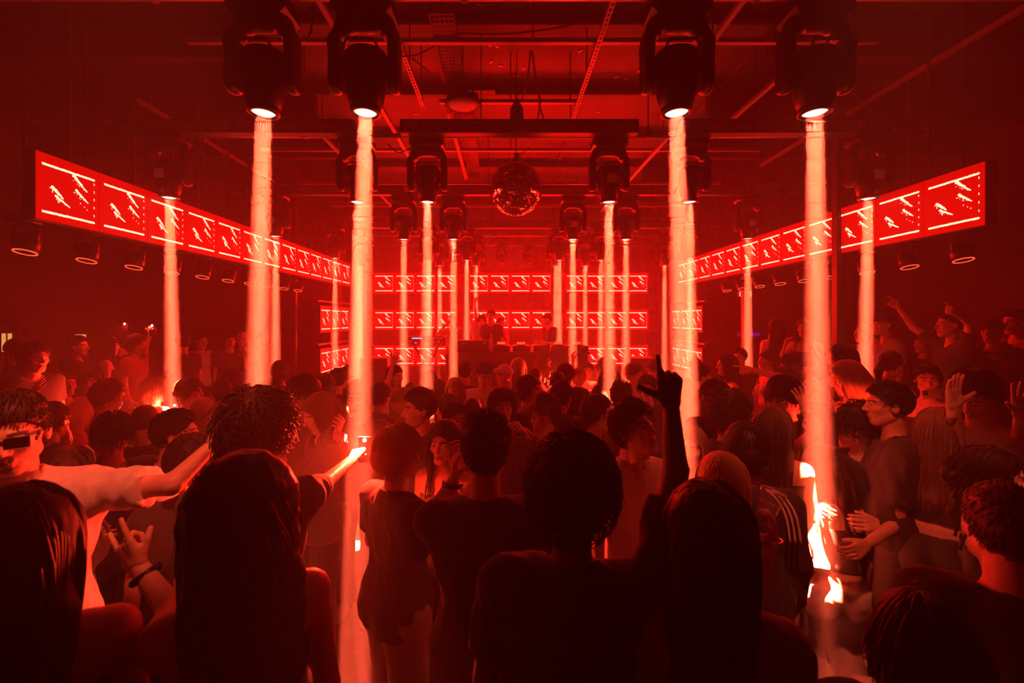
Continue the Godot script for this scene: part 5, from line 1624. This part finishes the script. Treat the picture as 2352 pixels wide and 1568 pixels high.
# ---------------------------------------------------------------- signs, doors and lamps round the edges
func props() -> void:
	# lit doorway and pictures on the left
	var d := thing("lit_doorway", "warm-lit doorway slit with frame on the far left", "doorway", px(12, 783, 5.7))
	part("frame", bx(0.34, 0.5, 0.05, 0.01), M.wall_paint, d, Vector3(-0.02, 0.06, -0.04))
	for x in [-0.02, 0.06]: part("lit_pane", bx(0.05, 0.24, 0.01, 0.002), M.warm_glow, d, Vector3(x, -0.02, 0.0))
	part("post", bx(0.06, 1.2, 0.05), M.wall_paint, d, Vector3(-0.02, -0.75, -0.05))
	var s := thing("lit_picture", "small warm-lit square sign on the left side", "sign", px(185, 780, 6.2))
	part("lit_face", bx(0.15, 0.15, 0.012, 0.003), M.warm_glow, s)
	part("frame", bx(0.19, 0.19, 0.02, 0.004), M.black_metal, s, Vector3(0, 0, -0.014))
	part("post", bx(0.05, 1.35, 0.03), M.black_metal, s, Vector3(0, -0.72, -0.02))
	var q := thing("dark_poster", "dim printed poster near the lit doorway", "poster", px(53, 775, 5.9))
	part("sheet", bx(0.18, 0.14, 0.006, 0.001), M.violet_sheet if M.has("violet_sheet") else M.char_paper if M.has("char_paper") else M.dark_metal, q)
	part("post", bx(0.03, 1.4, 0.02), M.black_metal, q, Vector3(0, -0.75, -0.015))
	phone_light(px(287, 748, 5.5), 0.22, "phone held up with starry white light at left")
	phone_light(px(350, 752, 5.35), 0.12, "phone with white light in a raised hand left of the far left beam")
	phone_light(px(838, 1020, 2.5), 4.5, "added phone light in the outstretched fist of the curly-haired man", Vector3(0, -0.5, 0.6))  # lamp added for the glow of the hand in the beam
	phone_light(px(402, 936, 4.36), 5.5, "added phone light at the shoulder under the far left beam", Vector3(-0.5, -0.3, 1))  # added lamp standing in for glare where the beam lands
	phone_light(px(1322, 868, 6.1), 11.0, "added phone light among the crowd at the stage front", Vector3(0, -0.7, 1))  # added lamp for the glow of beam hits before the stage
	phone_light(px(2006, 962, 2.95), 1.6, "added phone light between the blonde woman and the man in black tee", Vector3(0, -0.7, -0.5))  # phone added here to light the blonde woman and her neighbours
	# exit sign on the right
	var e := thing("exit_sign", "small glowing exit sign above the right terrace", "sign", px(1712, 675, 7.4))
	part("box", bx(0.22, 0.1, 0.04, 0.006), M.black_metal, e, Vector3(0, 0, -0.022))
	part("lit_face", bx(0.2, 0.082, 0.006, 0.001), M.sign_glow, e)
	for k in 3: part("pictogram", bx([0.03, 0.035, 0.03][k], 0.05, 0.004), M.print_dark, e, Vector3([-0.068, 0.0, 0.065][k], 0, 0.004))
	part("pole", bx(0.03, 2.62, 0.03), M.dark_metal, e, Vector3(0, 1.34, -0.02))
	# violet glow on the terrace wall
	var v := thing("violet_light", "violet lamp strip low on the right terrace", "lamp", px(1722, 768, 7.6))
	part("lit_strip", bx(0.34, 0.06, 0.02, 0.004), M.violet_glow, v)
	part("housing", bx(0.38, 0.1, 0.04, 0.006), M.black_metal, v, Vector3(0, 0, -0.03))
	part("post", bx(0.04, 1.85, 0.03), M.black_metal, v, Vector3(0, -0.95, -0.04))
	# numbers on the back of a jersey between the two men in front
	var n := thing("jersey_number", "pale number 36 on the jersey beside the afro silhouette", "lettering", px(1253, 1186, 1.62))
	part("digits", flat_text("36", 0.06), M.print_white, n, Vector3.ZERO, Basis())

# ---------------------------------------------------------------- smooth-union fields meshed as surface nets
class Field:
	var o := Vector3.ZERO
	var c := 0.02
	var nx := 0
	var ny := 0
	var nz := 0
	var f := PackedFloat32Array()
	func _init(lo: Vector3, hi: Vector3, cell: float):
		c = cell
		o = lo - Vector3.ONE * cell * 2.0
		var s := hi - lo + Vector3.ONE * cell * 4.0
		nx = int(ceil(s.x / c)) + 1
		ny = int(ceil(s.y / c)) + 1
		nz = int(ceil(s.z / c)) + 1
		f.resize(nx * ny * nz)
		f.fill(1.0)
	func cap(a: Vector3, b: Vector3, ra: float, rb: float, k := 0.02, sub := false, flat := 1.0) -> void:
		var m := maxf(ra, rb) + k + 2.0 * c
		var x0 := maxi(0, int((minf(a.x, b.x) - m - o.x) / c)); var x1 := mini(nx - 1, int((maxf(a.x, b.x) + m - o.x) / c) + 1)
		var y0 := maxi(0, int((minf(a.y, b.y) - m - o.y) / c)); var y1 := mini(ny - 1, int((maxf(a.y, b.y) + m - o.y) / c) + 1)
		var z0 := maxi(0, int((minf(a.z, b.z) - m - o.z) / c)); var z1 := mini(nz - 1, int((maxf(a.z, b.z) + m - o.z) / c) + 1)
		var d := b - a
		var inv := 1.0 / maxf(d.length_squared(), 1e-9)
		var dr := rb - ra
		var q := 0.25 / k
		for iz in range(z0, z1 + 1):
			var pz := o.z + iz * c - a.z
			for iy in range(y0, y1 + 1):
				var py := o.y + iy * c - a.y
				var base := py * d.y + pz * d.z
				var at := (iz * ny + iy) * nx + x0
				var px := o.x + x0 * c - a.x
				for ix in range(x0, x1 + 1):
					var t := clampf((px * d.x + base) * inv, 0.0, 1.0)
					var ex := px - t * d.x
					var ey := py - t * d.y
					var ez := (pz - t * d.z) * flat
					var v := sqrt(ex * ex + ey * ey + ez * ez) - ra - t * dr
					var w := f[at]
					if sub:
						v = -v
						var h := k - absf(v - w)
						if h > 0.0:
							f[at] = maxf(v, w) + h * h * q
						elif v > w:
							f[at] = v
					else:
						var h := k - absf(v - w)
						if h > 0.0:
							f[at] = minf(v, w) - h * h * q
						elif v < w:
							f[at] = v
					at += 1
					px += c
	func ell(e: Vector3, r: Vector3, k := 0.02, sub := false) -> void:
		var m := k + 2.0 * c
		var x0 := maxi(0, int((e.x - r.x - m - o.x) / c)); var x1 := mini(nx - 1, int((e.x + r.x + m - o.x) / c) + 1)
		var y0 := maxi(0, int((e.y - r.y - m - o.y) / c)); var y1 := mini(ny - 1, int((e.y + r.y + m - o.y) / c) + 1)
		var z0 := maxi(0, int((e.z - r.z - m - o.z) / c)); var z1 := mini(nz - 1, int((e.z + r.z + m - o.z) / c) + 1)
		var small := minf(r.x, minf(r.y, r.z))
		var q := 0.25 / k
		for iz in range(z0, z1 + 1):
			var pz := (o.z + iz * c - e.z) / r.z
			for iy in range(y0, y1 + 1):
				var py := (o.y + iy * c - e.y) / r.y
				var b := py * py + pz * pz
				var b2 := py * py / (r.y * r.y) + pz * pz / (r.z * r.z)
				var at := (iz * ny + iy) * nx + x0
				for ix in range(x0, x1 + 1):
					var px := (o.x + ix * c - e.x) / r.x
					var l := sqrt(px * px + b)
					var g := sqrt(px * px / (r.x * r.x) + b2)
					var v := (l * (l - 1.0) / g) if g > 1e-6 else -small
					var w := f[at]
					if sub:
						v = -v
						var h := k - absf(v - w)
						if h > 0.0:
							f[at] = maxf(v, w) + h * h * q
						elif v > w:
							f[at] = v
					else:
						var h := k - absf(v - w)
						if h > 0.0:
							f[at] = minf(v, w) - h * h * q
						elif v < w:
							f[at] = v
					at += 1
	func cut(p: Vector3, n: Vector3, mid: Vector3, r: float) -> void:
		# takes away what lies beyond the plane through p with normal n, within r of mid
		var x0 := maxi(0, int((mid.x - r - o.x) / c)); var x1 := mini(nx - 1, int((mid.x + r - o.x) / c) + 1)
		var y0 := maxi(0, int((mid.y - r - o.y) / c)); var y1 := mini(ny - 1, int((mid.y + r - o.y) / c) + 1)
		var z0 := maxi(0, int((mid.z - r - o.z) / c)); var z1 := mini(nz - 1, int((mid.z + r - o.z) / c) + 1)
		for iz in range(z0, z1 + 1):
			for iy in range(y0, y1 + 1):
				var at := (iz * ny + iy) * nx + x0
				var b := (o.y + iy * c - p.y) * n.y + (o.z + iz * c - p.z) * n.z
				for ix in range(x0, x1 + 1):
					var v := (o.x + ix * c - p.x) * n.x + b
					if v > f[at]:
						f[at] = v
					at += 1
	func nets(noise: FastNoiseLite = null, amp := 0.0, stretch := Vector3.ONE) -> Array:
		var vs := PackedVector3Array()
		var ix := PackedInt32Array()
		var at := PackedInt32Array()
		at.resize(nx * ny * nz)
		at.fill(-1)
		var sy := nx
		var sz := nx * ny
		for z in nz - 1:
			for y in ny - 1:
				var i := (z * ny + y) * nx
				for x in nx - 1:
					var a := f[i]; var b := f[i + 1]; var d := f[i + sy]; var e := f[i + sy + 1]
					var g := f[i + sz]; var h := f[i + sz + 1]; var j := f[i + sz + sy]; var k := f[i + sz + sy + 1]
					var lo := minf(minf(minf(a, b), minf(d, e)), minf(minf(g, h), minf(j, k)))
					if lo < 0.0:
						var hi := maxf(maxf(maxf(a, b), maxf(d, e)), maxf(maxf(g, h), maxf(j, k)))
						if hi >= 0.0:
							var s := Vector3.ZERO
							var n := 0.0
							if (a < 0.0) != (b < 0.0): s += Vector3(a / (a - b), 0, 0); n += 1.0
							if (d < 0.0) != (e < 0.0): s += Vector3(d / (d - e), 1, 0); n += 1.0
							if (g < 0.0) != (h < 0.0): s += Vector3(g / (g - h), 0, 1); n += 1.0
							if (j < 0.0) != (k < 0.0): s += Vector3(j / (j - k), 1, 1); n += 1.0
							if (a < 0.0) != (d < 0.0): s += Vector3(0, a / (a - d), 0); n += 1.0
							if (b < 0.0) != (e < 0.0): s += Vector3(1, b / (b - e), 0); n += 1.0
							if (g < 0.0) != (j < 0.0): s += Vector3(0, g / (g - j), 1); n += 1.0
							if (h < 0.0) != (k < 0.0): s += Vector3(1, h / (h - k), 1); n += 1.0
							if (a < 0.0) != (g < 0.0): s += Vector3(0, 0, a / (a - g)); n += 1.0
							if (b < 0.0) != (h < 0.0): s += Vector3(1, 0, b / (b - h)); n += 1.0
							if (d < 0.0) != (j < 0.0): s += Vector3(0, 1, d / (d - j)); n += 1.0
							if (e < 0.0) != (k < 0.0): s += Vector3(1, 1, e / (e - k)); n += 1.0
							at[i] = vs.size()
							vs.append(o + (Vector3(x, y, z) + s / n) * c)
							if x > 0 and y > 0 and z > 0:
								pass
					i += 1
		for z in range(1, nz - 1):
			for y in range(1, ny - 1):
				var i := (z * ny + y) * nx + 1
				for x in range(1, nx - 1):
					if at[i] >= 0:
						var inside := f[i] < 0.0
						if inside != (f[i + 1] < 0.0):
							var p := at[i - sy - sz]; var q := at[i - sz]; var r := at[i]; var t := at[i - sy]
							if inside: ix.append_array([p, r, q, p, t, r])
							else: ix.append_array([p, q, r, p, r, t])
						if inside != (f[i + sy] < 0.0):
							var p := at[i - 1 - sz]; var q := at[i - 1]; var r := at[i]; var t := at[i - sz]
							if inside: ix.append_array([p, r, q, p, t, r])
							else: ix.append_array([p, q, r, p, r, t])
						if inside != (f[i + sz] < 0.0):
							var p := at[i - 1 - sy]; var q := at[i - sy]; var r := at[i]; var t := at[i - 1]
							if inside: ix.append_array([p, r, q, p, t, r])
							else: ix.append_array([p, q, r, p, r, t])
					i += 1
		if noise and amp > 0.0:
			var nn := normals_of(vs, ix)
			for i in vs.size():
				vs[i] += nn[i] * amp * noise.get_noise_3dv(vs[i] * stretch)
		return [vs, normals_of(vs, ix), ix]
	static func normals_of(vs: PackedVector3Array, ix: PackedInt32Array) -> PackedVector3Array:
		var n := PackedVector3Array()
		n.resize(vs.size())
		for i in range(0, ix.size(), 3):
			var a := ix[i]; var b := ix[i + 1]; var d := ix[i + 2]
			var m := (vs[d] - vs[a]).cross(vs[b] - vs[a])
			n[a] += m
			n[b] += m
			n[d] += m
		for i in n.size():
			n[i] = n[i].normalized()
		return n
